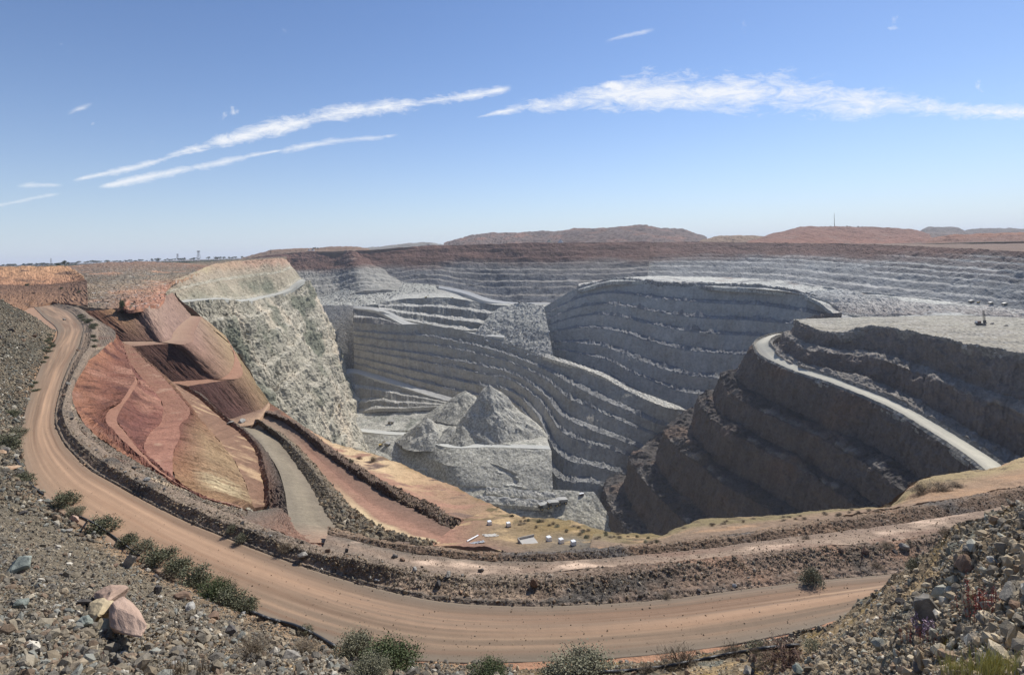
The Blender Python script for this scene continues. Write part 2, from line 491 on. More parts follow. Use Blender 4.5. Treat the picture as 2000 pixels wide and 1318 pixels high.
M_GRAVEL = rock_mat('gravel_bed', 0.11, 0.6, 1.0, speck=0.10, speck_col=(0.32, 0.29, 0.24, 1), tint=(1.06, 1.0, .88))
M_BERM = rock_mat('berm_gravel', 0.10, 0.6, 1.0, speck=0.10, speck_col=(0.25, 0.21, 0.17, 1))
#TERRAIN

# ------------------------------------------------------------------ the plain and the far dumps
def build_ground():
    nth, nr = 220, 60
    th = np.linspace(0, 2 * np.pi, nth)
    rr = np.concatenate(([1.0], 1 + np.geomspace(0.02, 14, nr - 1)))
    G = np.zeros((nr, nth, 3))
    G[..., 0] = 100 + np.cos(th)[None] * rr[:, None] * 1080
    G[..., 1] = 800 + np.sin(th)[None] * rr[:, None] * 960
    G[..., 2] = ZC - 16 + 2.5 * fbm(G / 400.0, 4, 3)
    ang = np.arctan2(G[..., 0], np.maximum(G[..., 1], 1))
    cols = np.ones((nr, nth, 3)) * C(120, 96, 80)
    cols = blot(cols, G, C(84, 86, 66), (300, 300, 300), -0.15, .3, 4)
    cols = blot(cols, G, C(150, 105, 80), (160, 160, 160), 0.22, .2, 5)
    uv = G[..., :2]
    grid_object('ground', G, cols, M_FAR, uv, False)
build_ground()

def dump(name, crest, base, col, colb, back=260, specs=((60, 9, 4, 'p', 1), ((14, 14, 60), 2.5, 3, 'r', 2)), paint=None):
    A = LY(0, *base); B = LY(0, *crest)
    far = B.copy(); far[:, 1] += back; far[:, 0] *= far[:, 1] / B[:, 1]; far[:, 2] -= 3
    far2 = far.copy(); far2[:, 1] += back * .4; far2[:, 2] = ZC - 24
    n = len(B)
    A2 = np.stack([np.interp(np.linspace(0, 1, n), np.linspace(0, 1, len(A)), A[:, k]) for k in range(3)], 1)
    patch(name, [A2, B, far, far2], [colb, col, col, col], M_FAR, specs, cell=2.2, rows=[22, 8, 5], paint=paint)

def pink(cols, G, uv, vv):
    return blot(cols, G, C(150, 116, 102), (90, 90, 30), 0.05, .3, 8)
dump('hill', [(700, 486, 2700), (730, 484, 2700), (760, 480, 2700), (790, 477, 2700), (822, 474, 2700), (850, 476, 2700), (880, 481, 2700)], [(690, 491, 2500), (880, 487, 2500)], C(150, 148, 144), C(135, 128, 122))
dump('hill', [(870, 478, 2600), (900, 468, 2600), (935, 459, 2600), (960, 457.5, 2600), (1010, 455, 2600), (1090, 453, 2600), (1121, 447.5, 2600), (1200, 446, 2600), (1216, 442.5, 2600), (1262, 442, 2600), (1282, 446, 2600), (1330, 449, 2600), (1350, 456, 2600), (1378, 467, 2600)],
     [(850, 486, 2250), (1100, 480, 2250), (1390, 474, 2250)], C(122, 108, 103), C(118, 100, 94), specs=((160, 16, 4, 'p', 1), ((26, 26, 120), 7, 3, 'r', 2)), paint=pink)
dump('hill', [(1372, 470, 2100), (1400, 463, 2100), (1432, 460.5, 2100), (1480, 462, 2100), (1510, 466, 2100)], [(1360, 475, 2000), (1520, 473, 2000)], C(165, 140, 115), C(150, 125, 105))
dump('hill', [(1470, 470, 1800), (1497, 461, 1800), (1530, 453, 1800), (1556, 444, 1800), (1620, 443, 1800), (1700, 444.5, 1800), (1755, 447.5, 1800), (1788, 449, 1800), (1815, 458, 1800)],
     [(1455, 476, 1550), (1650, 478, 1550), (1830, 481, 1550)], C(146, 110, 96), C(158, 112, 94), specs=((120, 7, 4, 'p', 3), ((30, 30, 120), 3, 3, 'r', 4)), paint=pink)
dump('hill', [(1780, 474, 2500), (1806, 447, 2500), (1842, 445.5, 2500), (1872, 446, 2500), (1882, 452, 2500), (1892, 449, 2500), (1935, 446.5, 2500), (2000, 447, 2500), (2150, 448, 2500)],
     [(1770, 484, 2050), (1950, 482, 2050), (2160, 480, 2050)], C(120, 118, 118), C(136, 108, 92), specs=((160, 10, 4, 'p', 5), ((34, 34, 120), 4, 3, 'r', 6)))
dump('hill', [(1800, 474, 1500), (1830, 464, 1500), (1900, 458, 1500), (2000, 456, 1500), (2150, 455, 1500)], [(1790, 483, 1300), (1950, 488, 1250), (2160, 494, 1200)], C(160, 112, 86), C(122, 104, 98), back=150, paint=pink)
dump('hill', [(480, 503, 1900), (520, 492, 1900), (560, 488, 1900), (640, 485, 1900), (700, 484, 1900), (722, 489, 1900), (745, 494, 1900)], [(470, 507, 1700), (620, 495, 1600), (760, 495, 1600)], C(140, 112, 92), C(130, 112, 98), back=120)

# ------------------------------------------------------------------ far pit walls
G_SH = C(150, 148, 144)
GREY = C(168, 167, 162); GREYW = C(172, 168, 158); LIGHT = C(205, 203, 196); DUST = C(196, 193, 184)
def strat(cols, G, uv, v):
    z = G[..., 2] - ZC
    k = np.clip((z + 42 + 14 * fbm(G / 120.0, 3, 31)) / 16, 0, 1)[..., None]
    red = C(122, 92, 82) * (0.85 + 0.6 * fbm(G / np.array((220, 220, 9)), 4, 32))[..., None]
    return cols * (1 - k) + red * k
def strat2(cols, G, uv, v):
    t = np.clip(np.linspace(0, 1, G.shape[1]) * 3.2 - .25, 0, 1)[None, :, None]
    cols = cols * (.80 + .20 * t)
    cols = strat(cols, G, uv, v)
    return blot(cols, G, C(156, 160, 162), (120, 120, 40), 0.12, .25, 35, w=np.clip(-(G[..., 2] - ZC + 40) / 10, 0, 1))
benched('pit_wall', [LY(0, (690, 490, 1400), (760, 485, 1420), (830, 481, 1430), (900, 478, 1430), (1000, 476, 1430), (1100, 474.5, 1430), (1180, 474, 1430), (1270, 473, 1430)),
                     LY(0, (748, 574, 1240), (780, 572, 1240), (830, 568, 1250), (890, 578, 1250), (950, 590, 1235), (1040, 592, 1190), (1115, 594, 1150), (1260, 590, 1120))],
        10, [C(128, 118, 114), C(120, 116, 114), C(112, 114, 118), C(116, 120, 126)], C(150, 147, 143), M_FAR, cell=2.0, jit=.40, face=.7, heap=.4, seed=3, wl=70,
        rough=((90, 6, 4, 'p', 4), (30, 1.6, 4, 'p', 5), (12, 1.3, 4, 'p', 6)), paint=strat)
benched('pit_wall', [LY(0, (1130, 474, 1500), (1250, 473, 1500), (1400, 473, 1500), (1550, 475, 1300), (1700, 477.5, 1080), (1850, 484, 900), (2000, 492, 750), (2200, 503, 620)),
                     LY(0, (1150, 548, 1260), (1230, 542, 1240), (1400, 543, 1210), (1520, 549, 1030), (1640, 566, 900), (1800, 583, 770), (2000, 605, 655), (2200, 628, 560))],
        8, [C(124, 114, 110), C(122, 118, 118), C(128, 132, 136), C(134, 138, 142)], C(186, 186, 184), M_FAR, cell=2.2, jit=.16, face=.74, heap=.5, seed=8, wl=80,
        rough=((50, 3.0, 4, 'p', 15), (14, 1.3, 4, 's', 17), (8, 1.6, 4, 'p', 16)), paint=strat2)

# the grey slopes at the far left corner of the pit, with a pale spur
benched('pit_wall', [LY(0, (470, 508, 1500), (540, 497, 1500), (600, 492, 1480), (650, 491, 1450), (690, 490, 1400), (712, 497, 1405), (745, 510, 1420)),
                     LY(0, (560, 590, 1150), (590, 592, 1160), (620, 592, 1170), (660, 585, 1180), (712, 568, 1170), (752, 566, 1190), (800, 566, 1230))],
        9, [C(130, 122, 116), C(148, 147, 142), C(156, 156, 150)], C(168, 166, 160), M_FAR, cell=2.2, jit=.35, face=.75, heap=.5, seed=21, wl=50,
        rough=((40, 4, 4, 'p', 25), (10, 1.6, 4, 'p', 26)), paint=lambda c, G, uv, v: blot(strat(c, G, uv, v), G, C(196, 165, 148), (60, 60, 30), 0.1, .2, 28, w=np.clip((G[..., 2] - ZC + 50) / 30, 0, 1) * np.clip((uv[..., 0] - uv[..., 0].max() * .5) / 60, 0, 1)))
def rubble(cols, G, uv, vv):
    return cols * (1 + 0.35 * perlin(G / 5.0, 44) + .25 * perlin(G / 2.2, 45))[..., None]
patch('terrace_floor', [LY(0, (560, 578, 1200), (620, 580, 1210), (700, 556, 1225), (760, 550, 1280), (850, 556, 1280)),
                        LY(0, (560, 604, 1100), (632, 598, 1100), (700, 599, 1095), (770, 590, 1120), (860, 580, 1150))],
      [C(178, 178, 170), C(186, 186, 178)], M_TALUS, ((30, 3, 4, 'p', 41), (9, 1.3, 3, 'p', 42), (3.5, .6, 2, 'p', 43)), cell=2.0, paint=rubble, key='RUB')
# smooth dark tip slope under it
patch('pit_wall', [LY(0, (600, 597, 1100), (632, 597, 1096), (668, 596, 1094), (702, 598, 1090)),
                   LY(0, (620, 690, 1020), (655, 690, 1018), (690, 690, 1016), (705, 690, 1010)),
                   LY(0, (640, 745, 1000), (662, 735, 1000), (690, 722, 1003), (700, 716, 1003))],
      [C(196, 192, 184), C(150, 147, 140), C(146, 143, 136)], M_TALUS, ((8, .6, 3, 'p', 51),), cell=2.4)
# broad sill between the corner and the middle walls
patch('terrace_floor', [LY(0, (740, 560, 1270), (800, 562, 1262), (870, 566, 1262), (940, 590, 1240), (1000, 591, 1200), (1070, 592, 1170), (1120, 594, 1160)),
                        LY(0, (735, 592, 1125), (800, 583, 1120), (880, 582, 1120), (945, 594, 1110), (1000, 598, 1075), (1060, 601, 1060), (1110, 604, 1050))],
      [C(150, 150, 148), C(206, 206, 198)], M_TALUS, ((25, 2.0, 4, 'p', 55), (5, .6, 3, 'p', 56)), cell=2.2)
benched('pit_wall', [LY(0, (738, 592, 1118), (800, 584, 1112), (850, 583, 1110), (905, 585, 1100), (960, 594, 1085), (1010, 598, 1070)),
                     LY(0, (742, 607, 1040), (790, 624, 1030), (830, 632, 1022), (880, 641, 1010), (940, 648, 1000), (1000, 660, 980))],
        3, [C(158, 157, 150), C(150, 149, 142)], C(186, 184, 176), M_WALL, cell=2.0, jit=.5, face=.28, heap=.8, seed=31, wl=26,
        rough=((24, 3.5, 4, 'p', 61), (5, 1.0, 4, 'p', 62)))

# middle wall, lower and upper
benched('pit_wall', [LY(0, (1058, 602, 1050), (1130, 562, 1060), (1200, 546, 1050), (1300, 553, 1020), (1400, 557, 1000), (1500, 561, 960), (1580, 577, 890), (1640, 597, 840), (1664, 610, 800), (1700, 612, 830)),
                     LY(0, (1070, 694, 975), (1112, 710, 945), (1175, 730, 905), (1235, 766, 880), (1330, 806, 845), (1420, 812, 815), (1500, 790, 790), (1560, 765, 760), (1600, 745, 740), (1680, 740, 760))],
        7, [C(190, 184, 172), C(192, 185, 172), C(190, 182, 168)], C(140, 141, 142), M_WALL, cell=2.0, jit=.35, face=.48, heap=1.0, seed=41, wl=30, flute=.9,  # bench rubble darker than the pale faces, shadow bands put into the colour
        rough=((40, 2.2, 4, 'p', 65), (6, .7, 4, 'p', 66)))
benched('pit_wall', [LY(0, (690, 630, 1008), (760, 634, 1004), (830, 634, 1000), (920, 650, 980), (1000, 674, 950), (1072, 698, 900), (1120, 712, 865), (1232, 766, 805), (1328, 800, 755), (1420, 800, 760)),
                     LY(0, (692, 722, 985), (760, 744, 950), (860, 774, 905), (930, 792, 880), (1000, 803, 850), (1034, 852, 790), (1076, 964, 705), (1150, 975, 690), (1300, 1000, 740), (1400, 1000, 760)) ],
        7, [C(176, 171, 158), C(184, 177, 163), C(190, 182, 166)], C(146, 146, 144), M_WALL, cell=2.0, jit=.35, face=.45, heap=1.0, seed=51, wl=28, flute=.8,  # bench colour darkened to stand for the shade under each face
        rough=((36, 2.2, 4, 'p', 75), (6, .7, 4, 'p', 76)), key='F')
# crest road of the lower wall, sunlit
patch('pit_road', [LY(0, (1060, 690, 912), (1112, 706, 880), (1175, 728, 845), (1240, 762, 812), (1290, 780, 785), (1345, 802, 762)),
                   LY(0, (1060, 697, 903), (1110, 712, 869), (1170, 733, 836), (1236, 770, 803), (1284, 790, 772), (1340, 812, 750))],
      [C(206, 203, 192), C(214, 210, 198)], M_TALUS, ((9, 1.6, 3, 'r', 77), (3, .6, 3, 'p', 78)), cell=2.0)
# boulder slide
SL0 = LY(0, (975, 601, 1066), (1015, 592, 1066), (1062, 598, 1056)); SL2 = LY(0, (925, 653, 979), (1000, 680, 946), (1082, 704, 892))
patch('slide_terrain', [SL0, SL0 * .5 + SL2 * .5 + np.array((0, 0, 3.0)), SL2, SL2 - np.array((0, 4, 9.0))],
      [C(178, 178, 172), C(166, 166, 160), C(176, 175, 169), C(160, 158, 152)], M_TALUS, ((40, 5, 4, 'p', 81), ((9, 9, 30), 2.0, 3, 'p', 82), (5, .8, 2, 'p', 83)), cell=1.8, key='SLIDE')
# light ramp down the left of the middle wall
patch('pit_road', [LY(0, (690, 597, 1082), (745, 603, 1052), (768, 612, 1040), (792, 626, 1024), (850, 637, 1004), (920, 649, 990), (985, 655, 975)),
                   LY(0, (690, 602, 1074), (740, 609, 1042), (760, 620, 1028), (786, 633, 1012), (845, 641, 998), (918, 652, 984), (985, 659, 969))],
      [C(222, 218, 204), C(218, 214, 200)], M_PROAD, ((12, .4, 3, 'p', 85),), cell=1.8)
patch('pit_road', [LY(0, (858, 558, 1262), (910, 568, 1235), (955, 583, 1205), (1000, 590, 1180), (1060, 591, 1160), (1112, 593, 1148)),
                   LY(0, (856, 562, 1255), (905, 573, 1225), (950, 588, 1195), (1000, 594, 1170), (1060, 595, 1150), (1112, 597, 1140))],
      [C(206, 204, 196), C(210, 208, 200)], M_PROAD, ((12, .4, 3, 'p', 86),), cell=1.8)
# the low ramp along the foot of the left wall and the face under it
patch('pit_road', [LY(0, (600, 760, 985), (650, 728, 990), (690, 720, 985), (720, 727, 972), (790, 748, 936), (860, 770, 906), (905, 782, 888)),
                   LY(0, (600, 770, 970), (650, 738, 975), (690, 728, 972), (716, 735, 960), (786, 756, 926), (856, 778, 896), (905, 790, 880))],
      [C(188, 184, 174), C(206, 202, 190)], M_PROAD, ((12, .8, 3, 'p', 87),), cell=2.0)
benched('pit_wall', [LY(0, (640, 745, 975), (690, 730, 970), (720, 738, 958), (790, 758, 925), (860, 779, 895), (910, 792, 876)),
                     LY(0, (655, 815, 930), (690, 808, 915), (720, 800, 900), (790, 797, 885), (860, 794, 875), (915, 796, 868))],
        3, [C(165, 161, 150), C(160, 156, 146)], C(186, 183, 174), M_WALL, cell=2.0, jit=.7, face=.4, heap=.6, seed=61, wl=24,
        rough=((20, 2.4, 4, 'p', 91), (5, .8, 4, 'p', 92)))

# pale terrace on the right, with broken rock
def ter(cols, G, uv, vv):
    cols = blot(cols, G, C(150, 150, 150), (40, 40, 40), 0.05, .25, 95)
    cols = blot(cols, G, C(170, 150, 138), (60, 60, 60), 0.2, .2, 96)
    return cols * (1 + .25 * perlin(G / 5.0, 97))[..., None]
patch('terrace_floor', [LY(0, (1130, 552, 1262), (1230, 541, 1245), (1400, 542, 1214), (1520, 548, 1034), (1640, 565, 904), (1800, 582, 774), (2000, 604, 659), (2200, 627, 564)),
                        LY(0, (1130, 563, 1057), (1200, 547, 1046), (1400, 558, 996), (1580, 578, 886), (1664, 611, 800), (1780, 612, 690), (2000, 618, 610), (2200, 640, 540)),
                        LY(0, (1130, 566, 1050), (1200, 550, 1040), (1400, 561, 990), (1580, 581, 880), (1650, 622, 720), (1780, 624, 650), (2000, 632, 575), (2200, 655, 520))],
      [C(212, 212, 204), C(196, 197, 192), C(200, 199, 190)], M_TALUS, ((40, 1.6, 4, 'p', 98), (8, .9, 3, 'p', 99)), cell=2.0, paint=ter)
patch('rubble_terrain', [LY(0, (1560, 572, 905), (1640, 566, 900), (1700, 575, 850), (1800, 592, 760), (2000, 606, 655), (2150, 620, 590)),
                     LY(0, (1620, 590, 845), (1680, 590, 800), (1740, 588, 760), (1830, 594, 715), (2000, 607, 640), (2150, 622, 575)),
                     LY(0, (1640, 604, 790), (1690, 612, 740), (1760, 614, 690), (1850, 614, 655), (2000, 618, 605), (2150, 634, 550)),
                     LY(0, (1640, 612, 770), (1700, 622, 715), (1780, 621, 670), (1860, 619, 640), (2000, 621, 598), (2150, 638, 545))],
      [C(190, 192, 190), C(196, 192, 186), C(168, 160, 154), C(180, 178, 172)], M_TALUS, ((26, 3.6, 4, 'p', 101), (8, 1.8, 3, 's', 102), (3, .7, 2, 's', 103)), cell=1.8)

# right hand platform, its wall, the road and the dark wall under the road
def plat(cols, G, uv, vv):
    cols = blot(cols, G, C(178, 172, 160), (30, 30, 30), 0.1, .2, 105)
    # rows of drill cuttings
    x, y = G[..., 0], G[..., 1]
    row = (np.abs((x * .93 + y * .37) / 8.5 % 1 - .5) > .40) & (np.abs((-x * .37 + y * .93) / 8.0 % 1 - .5) > .38)
    w = row * np.clip((x - 350) / 40, 0, 1) * np.clip(-(y - 560) / 40, 0, 1)
    cols = blot(cols, G, C(150, 146, 136), (60, 8, 60), 0.08, .15, 104)
    return cols * (1 - .5 * w[..., None])
patch('platform_floor', [LY(0, (1550, 624, 640), (1640, 620, 655), (1760, 618, 645), (1880, 616, 620), (2000, 622, 590), (2200, 645, 530)),
                         LY(0, (1555, 631, 590), (1640, 652, 548), (1700, 641, 535), (1770, 648, 500), (1880, 672, 445), (2010, 695, 395), (2200, 740, 335))],
      [C(180, 176, 162), C(172, 164, 148)], M_TALUS, ((30, 1.4, 4, 'p', 106), (6, .5, 3, 'p', 107)), cell=1.6, paint=plat)
DK1 = C(116, 108, 104); DK2 = C(104, 96, 92)
benched('pit_wall', [LY(0, (1640, 610, 720), (1590, 618, 690), (1556, 630, 592), (1600, 648, 562), (1640, 653, 546), (1700, 642, 532), (1770, 649, 497), (1880, 674, 442), (2010, 697, 392), (2200, 742, 332)),
                     LY(0, (1640, 650, 720), (1560, 660, 690), (1512, 676, 600), (1535, 702, 560), (1580, 721, 530), (1650, 741, 500), (1740, 774, 462), (1850, 834, 412), (1950, 896, 372), (2100, 1000, 318))],
        2, [C(136, 130, 124), DK1], C(150, 148, 144), M_DARK, cell=1.8, jit=.6, face=.45, heap=.5, seed=71, wl=26, flute=1.6,
        rough=((34, 5, 4, 'p', 111), (13, 2.6, 4, 's', 113), (5, 1.1, 4, 's', 112)))
R_in = LY(0, (1560, 652, 640), (1522, 656, 622), (1502, 668, 606), (1512, 684, 588), (1545, 706, 556), (1640, 742, 500), (1750, 785, 456), (1850, 840, 408), (1948, 902, 368), (2020, 960, 340))
R_out = LY(0, (1556, 649, 655), (1508, 654, 640), (1476, 672, 618), (1486, 692, 592), (1525, 714, 556), (1630, 752, 494), (1738, 797, 448), (1838, 856, 398), (1922, 915, 356), (1990, 980, 326))
patch('pit_road', [R_in, (R_in * .55 + R_out * .45), R_out], [C(196, 190, 170), C(222, 214, 190), C(190, 184, 166)], M_PROAD, ((8, .25, 3, 'p', 113),), cell=1.6)
R_edge = R_out.copy(); R_edge[:, 0] -= 5; R_edge[:, 2] += 0.5
patch('safety_bund_terrain', [R_in + np.array((4.0, 0, -.5)), R_in + np.array((1.0, 0, 2.2)), R_in - np.array((.5, 0, .2))], [C(150, 146, 138)] * 3, M_TALUS, ((4, .7, 3, 'p', 115),), cell=1.8)
patch('safety_bund_terrain', [R_out + np.array((.5, 0, -.2)), R_out + np.array((-2.0, 0, 1.8)), R_edge - np.array((0, 0, 2.0))], [C(160, 156, 146)] * 3, M_TALUS, ((4, .7, 3, 'p', 114),), cell=1.8)
K_top = np.concatenate((LY(0, (1556, 655, 680), (1500, 664, 665)), R_edge[2:]))
K_bot = LW((170, 860, -330), (120, 790, -330), (75, 690, -327), (78, 640, -328), (88, 590, -329), (105, 520, -330), (128, 450, -330), (146, 390, -330), (156, 330, -330), (160, 280, -330))
benched('pit_wall', [K_top, K_bot], 6, [C(112, 106, 102), C(108, 101, 96), C(106, 98, 92)], C(84, 82, 82), M_DARK, cell=1.7, jit=.42, face=.34, heap=.6, seed=81, wl=34, flute=1.8,  # benches painted darker than the faces to deepen their shaded bands
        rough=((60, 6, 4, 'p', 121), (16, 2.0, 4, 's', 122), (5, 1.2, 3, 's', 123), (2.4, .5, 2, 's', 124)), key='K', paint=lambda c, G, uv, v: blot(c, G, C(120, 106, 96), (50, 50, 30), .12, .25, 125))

# ------------------------------------------------------------------ pit floor
patch('pit_floor', [LW((-420, 1150, -345), (0, 1150, -345), (420, 1150, -345)), LW((-420, 150, -345), (0, 150, -345), (420, 150, -345))], [GREY, GREY], M_TALUS, rows=[20])
def floorp(cols, G, uv, vv):
    return blot(cols, G, C(150, 152, 142), (24, 24, 24), 0.05, .25, 131)
patch('pit_floor', [LY(0, (640, 812, 925), (700, 800, 920), (790, 795, 905), (900, 793, 885), (1000, 805, 862), (1060, 830, 830)),
                    LY(0, (660, 850, 830), (720, 845, 830), (800, 842, 820), (870, 866, 745), (960, 868, 735), (1074, 872, 725))],
      [C(184, 182, 172), C(192, 190, 180)], M_TALUS, ((30, 3.0, 4, 'p', 132), (9, 1.2, 3, 'p', 133)), cell=2.0, paint=floorp)
patch('pit_road', [LY(0, (700, 836, 838), (760, 842, 820), (815, 847, 805), (868, 865, 748), (960, 866, 737), (1072, 870, 727)),
                   LY(0, (700, 842, 826), (756, 848, 810), (808, 852, 795), (864, 871, 738), (960, 873, 728), (1076, 877, 718))],
      [C(206, 204, 192), C(212, 210, 198)], M_PROAD, ((10, .3, 3, 'p', 134),), cell=1.8)
# dumped face below the floor road and the workings at its foot
patch('pit_wall', [LY(0, (700, 846, 822), (760, 850, 805), (812, 852, 792), (866, 872, 736), (960, 874, 726), (1077, 878, 716)),
                   LY(0, (700, 880, 790), (760, 876, 775), (820, 888, 752), (866, 905, 705), (960, 912, 695), (1078, 918, 684)),
                   LY(0, (700, 905, 770), (770, 905, 748), (830, 932, 718), (880, 945, 684), (970, 950, 670), (1080, 957, 660))],
      [C(184, 182, 171), C(178, 176, 166), C(182, 180, 170)], M_TALUS, ((40, 3.0, 4, 'p', 134), (14, 1.1, 4, 'p', 135), (4, .5, 3, 'p', 136)), cell=1.8, key='DUMP')
patch('pit_floor', [LY(0, (690, 870, 790), (740, 880, 775), (800, 918, 735), (880, 940, 688), (970, 949, 672), (1085, 956, 662), (1160, 960, 660)),
                    LY(0, (690, 930, 745), (760, 935, 722), (820, 960, 692), (890, 985, 660), (980, 1000, 640), (1080, 1010, 632), (1200, 1020, 630)),
                    LY(0, (690, 1000, 700), (760, 1010, 680), (820, 1030, 660), (890, 1050, 640), (980, 1060, 620), (1080, 1070, 610), (1200, 1080, 600))],
      [C(190, 188, 176), C(192, 186, 168), C(200, 190, 165)], M_TALUS, ((26, 2.4, 4, 'p', 138), (7, .8, 3, 'p', 139)), cell=1.8, key='LOWFLOOR')
benched('pit_wall', [LY(0, (800, 905, 750), (880, 902, 716), (960, 905, 700), (1010, 925, 680)),
                     LY(0, (800, 955, 712), (880, 972, 676), (960, 968, 664), (1025, 965, 656))],
        3, [C(176, 174, 164), C(172, 170, 160)], C(206, 204, 194), M_WALL, cell=1.8, jit=.8, face=.3, heap=.5, seed=141, wl=16, rough=((14, 2.4, 4, 'p', 142), (4, .7, 3, 'p', 143)))
for za, zb, sd in (((950, 958, 666), (1085, 970, 650), 1), ((930, 975, 658), (1080, 985, 640), 2)):
    a, b = LY(0, za, zb)
    ln = np.linspace(0, 1, 8)[:, None]
    L = a * (1 - ln) + b * ln
    patch('waste_bund_terrain', [L + np.array((0, 7, -1.0)), L + np.array((0, 1, 4.5)), L + np.array((0, -7, -1.0))], [LIGHT, LIGHT, C(190, 186, 172)], M_TALUS, ((8, 1.5, 4, 'p', sd), (3, .6, 3, 'p', sd + 5)), cell=1.8)

# ------------------------------------------------------------------ west wall of broken green-grey rock
def westpaint(cols, G, uv, vv):
    z = G[..., 2] - ZC; x = G[..., 0]
    cols = blot(cols, G, C(206, 194, 174), (50, 50, 160), 0.02, .3, 151, w=np.clip((-z - 30) / 30, 0, 1))
    cols = blot(cols, G, C(124, 126, 110), (90, 90, 40), 0.03, .25, 152, w=np.clip((-z - 20) / 20, 0, 1))
    k = np.clip((z + 17 + 9 * fbm(G / 40.0, 3, 153)) / 8, 0, 1)[..., None] * .85
    pinkc = C(182, 148, 128) * (1 + .3 * fbm(G / np.array((16, 16, 40)), 4, 154))[..., None]
    yel = C(178, 164, 130)
    t = np.clip((G[..., 1] - 560) / 200 + .6 * fbm(G / 60.0, 3, 155), 0, 1)[..., None]
    return cols * (1 - k) + (yel * (1 - t) + pinkc * t) * k
W0 = np.array([wpt(300, 560, Y=400), wpt(345, 545, Y=450), wpt(385, 530, Y=520), (wpt(420, 516, Y=640)), wpt(480, 509, Y=760), wpt(545, 504.5, Y=905), wpt(556, 508, Y=990), wpt(564, 514, Y=1080)])
W1 = np.array([wpt(325, 590, Y=400), wpt(380, 585, Y=450), wpt(430, 582, Y=520), wpt(470, 585, Y=630), wpt(500, 580, Y=740), wpt(560, 564, Y=880), wpt(590, 546, Y=965), wpt(600, 560, Y=1060)])
W2 = W1 + np.array([(6, -5, -1.)] * 3 + [(12, -10, -2)] * 2 + [(10, -9, -2.)] * 3)
W3 = LW((-235, 440, -150), (-215, 500, -160), (-215, 570, -170), (-225, 660, -170), (-235, 740, -170), (-255, 850, -170), (-280, 960, -165), (-330, 1060, -160))
W3[6] = wpt(655, 680, Y=955); W3[5] = wpt(618, 690, Y=865)
W4 = LW((-200, 470, -330), (-185, 530, -330), (-180, 600, -330), (-182, 690, -320), (-190, 770, -310), (-205, 860, -300), (-230, 930, -290), (-290, 1030, -290))
W4[6] = wpt(738, 880, Y=915); W4[5] = wpt(700, 890, Y=845)
benched('pit_wall', [W0, W1], 2, [C(172, 156, 138), C(162, 156, 138)], C(172, 166, 150), M_WEST, cell=2.0, jit=.2, face=.7, heap=.3, seed=161, wl=26, flute=1.4,
        rough=((26, 3.0, 4, 'p', 162), (8, 1.6, 4, 'r', 163), (3, .5, 3, 'p', 164)), paint=westpaint)
patch('pit_road', [W1 + np.array((0, 0, .3)), W2 + np.array((0, 0, .3))], [C(184, 182, 170), C(178, 176, 164)], M_PROAD, ((9, .5, 3, 'p', 165),), cell=1.8)
benched('pit_wall', [W2, W3, W4], 12, [C(162, 157, 142), C(168, 163, 148), C(172, 167, 152), C(176, 170, 154)], C(184, 178, 162), M_WEST, cell=2.0, jit=.8, face=.55, heap=.6, seed=171, wl=26, flute=3.2,
        rough=((70, 9.0, 4, 'p', 172), ((20, 20, 34), 3.6, 4, 'p', 175), ((6, 6, 20), 2.1, 4, 'r', 173), (3.5, .9, 3, 's', 174)), paint=westpaint, key='WEST')

# back of the pit walls: the plain beyond their crests
def apron(rail, k=1.45, drop=-17.0):
    r2 = rail.copy(); r2[:, :2] *= k; r2[:, 2] = ZC + drop
    r1 = rail.copy(); r1[:, :2] *= 1.05; r1[:, 2] -= .5
    patch('ground', [rail - np.array((0, 0, .4)), r1, r2], [C(126, 108, 98), C(136, 114, 100), C(126, 104, 90)], M_FAR, ((50, 2.0, 4, 'p', 181),), cell=3, rows=[3, 10])
apron(LY(0, (470, 508, 1500), (600, 492, 1480), (690, 490, 1400), (830, 481, 1430), (1000, 476, 1430), (1180, 474, 1430), (1270, 473, 1430)))
apron(LY(0, (1130, 474, 1500), (1250, 473, 1500), (1400, 473, 1500), (1550, 475, 1300), (1700, 477.5, 1080), (1850, 484, 900), (2000, 492, 750), (2250, 505, 600)), 1.9)
benched('pit_wall', [LY(0, (690, 602, 1076), (744, 610, 1044), (764, 622, 1029), (792, 635, 1013), (830, 640, 1003)),
                     LY(0, (690, 640, 1004), (735, 638, 1006), (765, 637, 1003), (795, 638, 1002), (830, 641, 1000))], 2, [C(150, 146, 138), C(140, 136, 130)], C(176, 172, 164), M_WALL, cell=1.8, jit=.5, face=.4, heap=.4, seed=182, wl=20, rough=((14, 2, 4, 'p', 183),))

def crest_rubble(rail, w, h, mat=M_TALUS, col=C(158, 152, 142), seed=0):
    a = rail.copy(); a[:, 1] += w; a[:, 2] -= .4
    b = rail.copy(); b[:, 1] += w * .4; b[:, 2] += h
    c = rail.copy(); c[:, 1] -= w * .15; c[:, 2] += h * .4
    d = rail.copy(); d[:, 1] -= w * .3; d[:, 2] -= 1.8 * h
    def shp(G, vv):
        G = G.copy(); G[..., 2] += (fbm(G / (w * 1.3), 4, seed) * 1.3 + np.abs(fbm(G / (w * .4), 3, seed + 1)) - .2) * h * np.sin(np.pi * np.clip(vv / 3, 0, 1))[:, None]
        return G
    patch('rubble_terrain', [a, b, c, d], [col, col * 1.08, col * .95, col * .9], mat, ((w * .3, h * .25, 3, 's', seed + 2),), cell=1.7, shape=shp)
crest_rubble(LY(0, (1556, 630, 592), (1600, 648, 562), (1640, 653, 546), (1700, 642, 532), (1770, 649, 497), (1880, 674, 442), (2010, 697, 392), (2150, 730, 345)), 7, 2.2, seed=191)
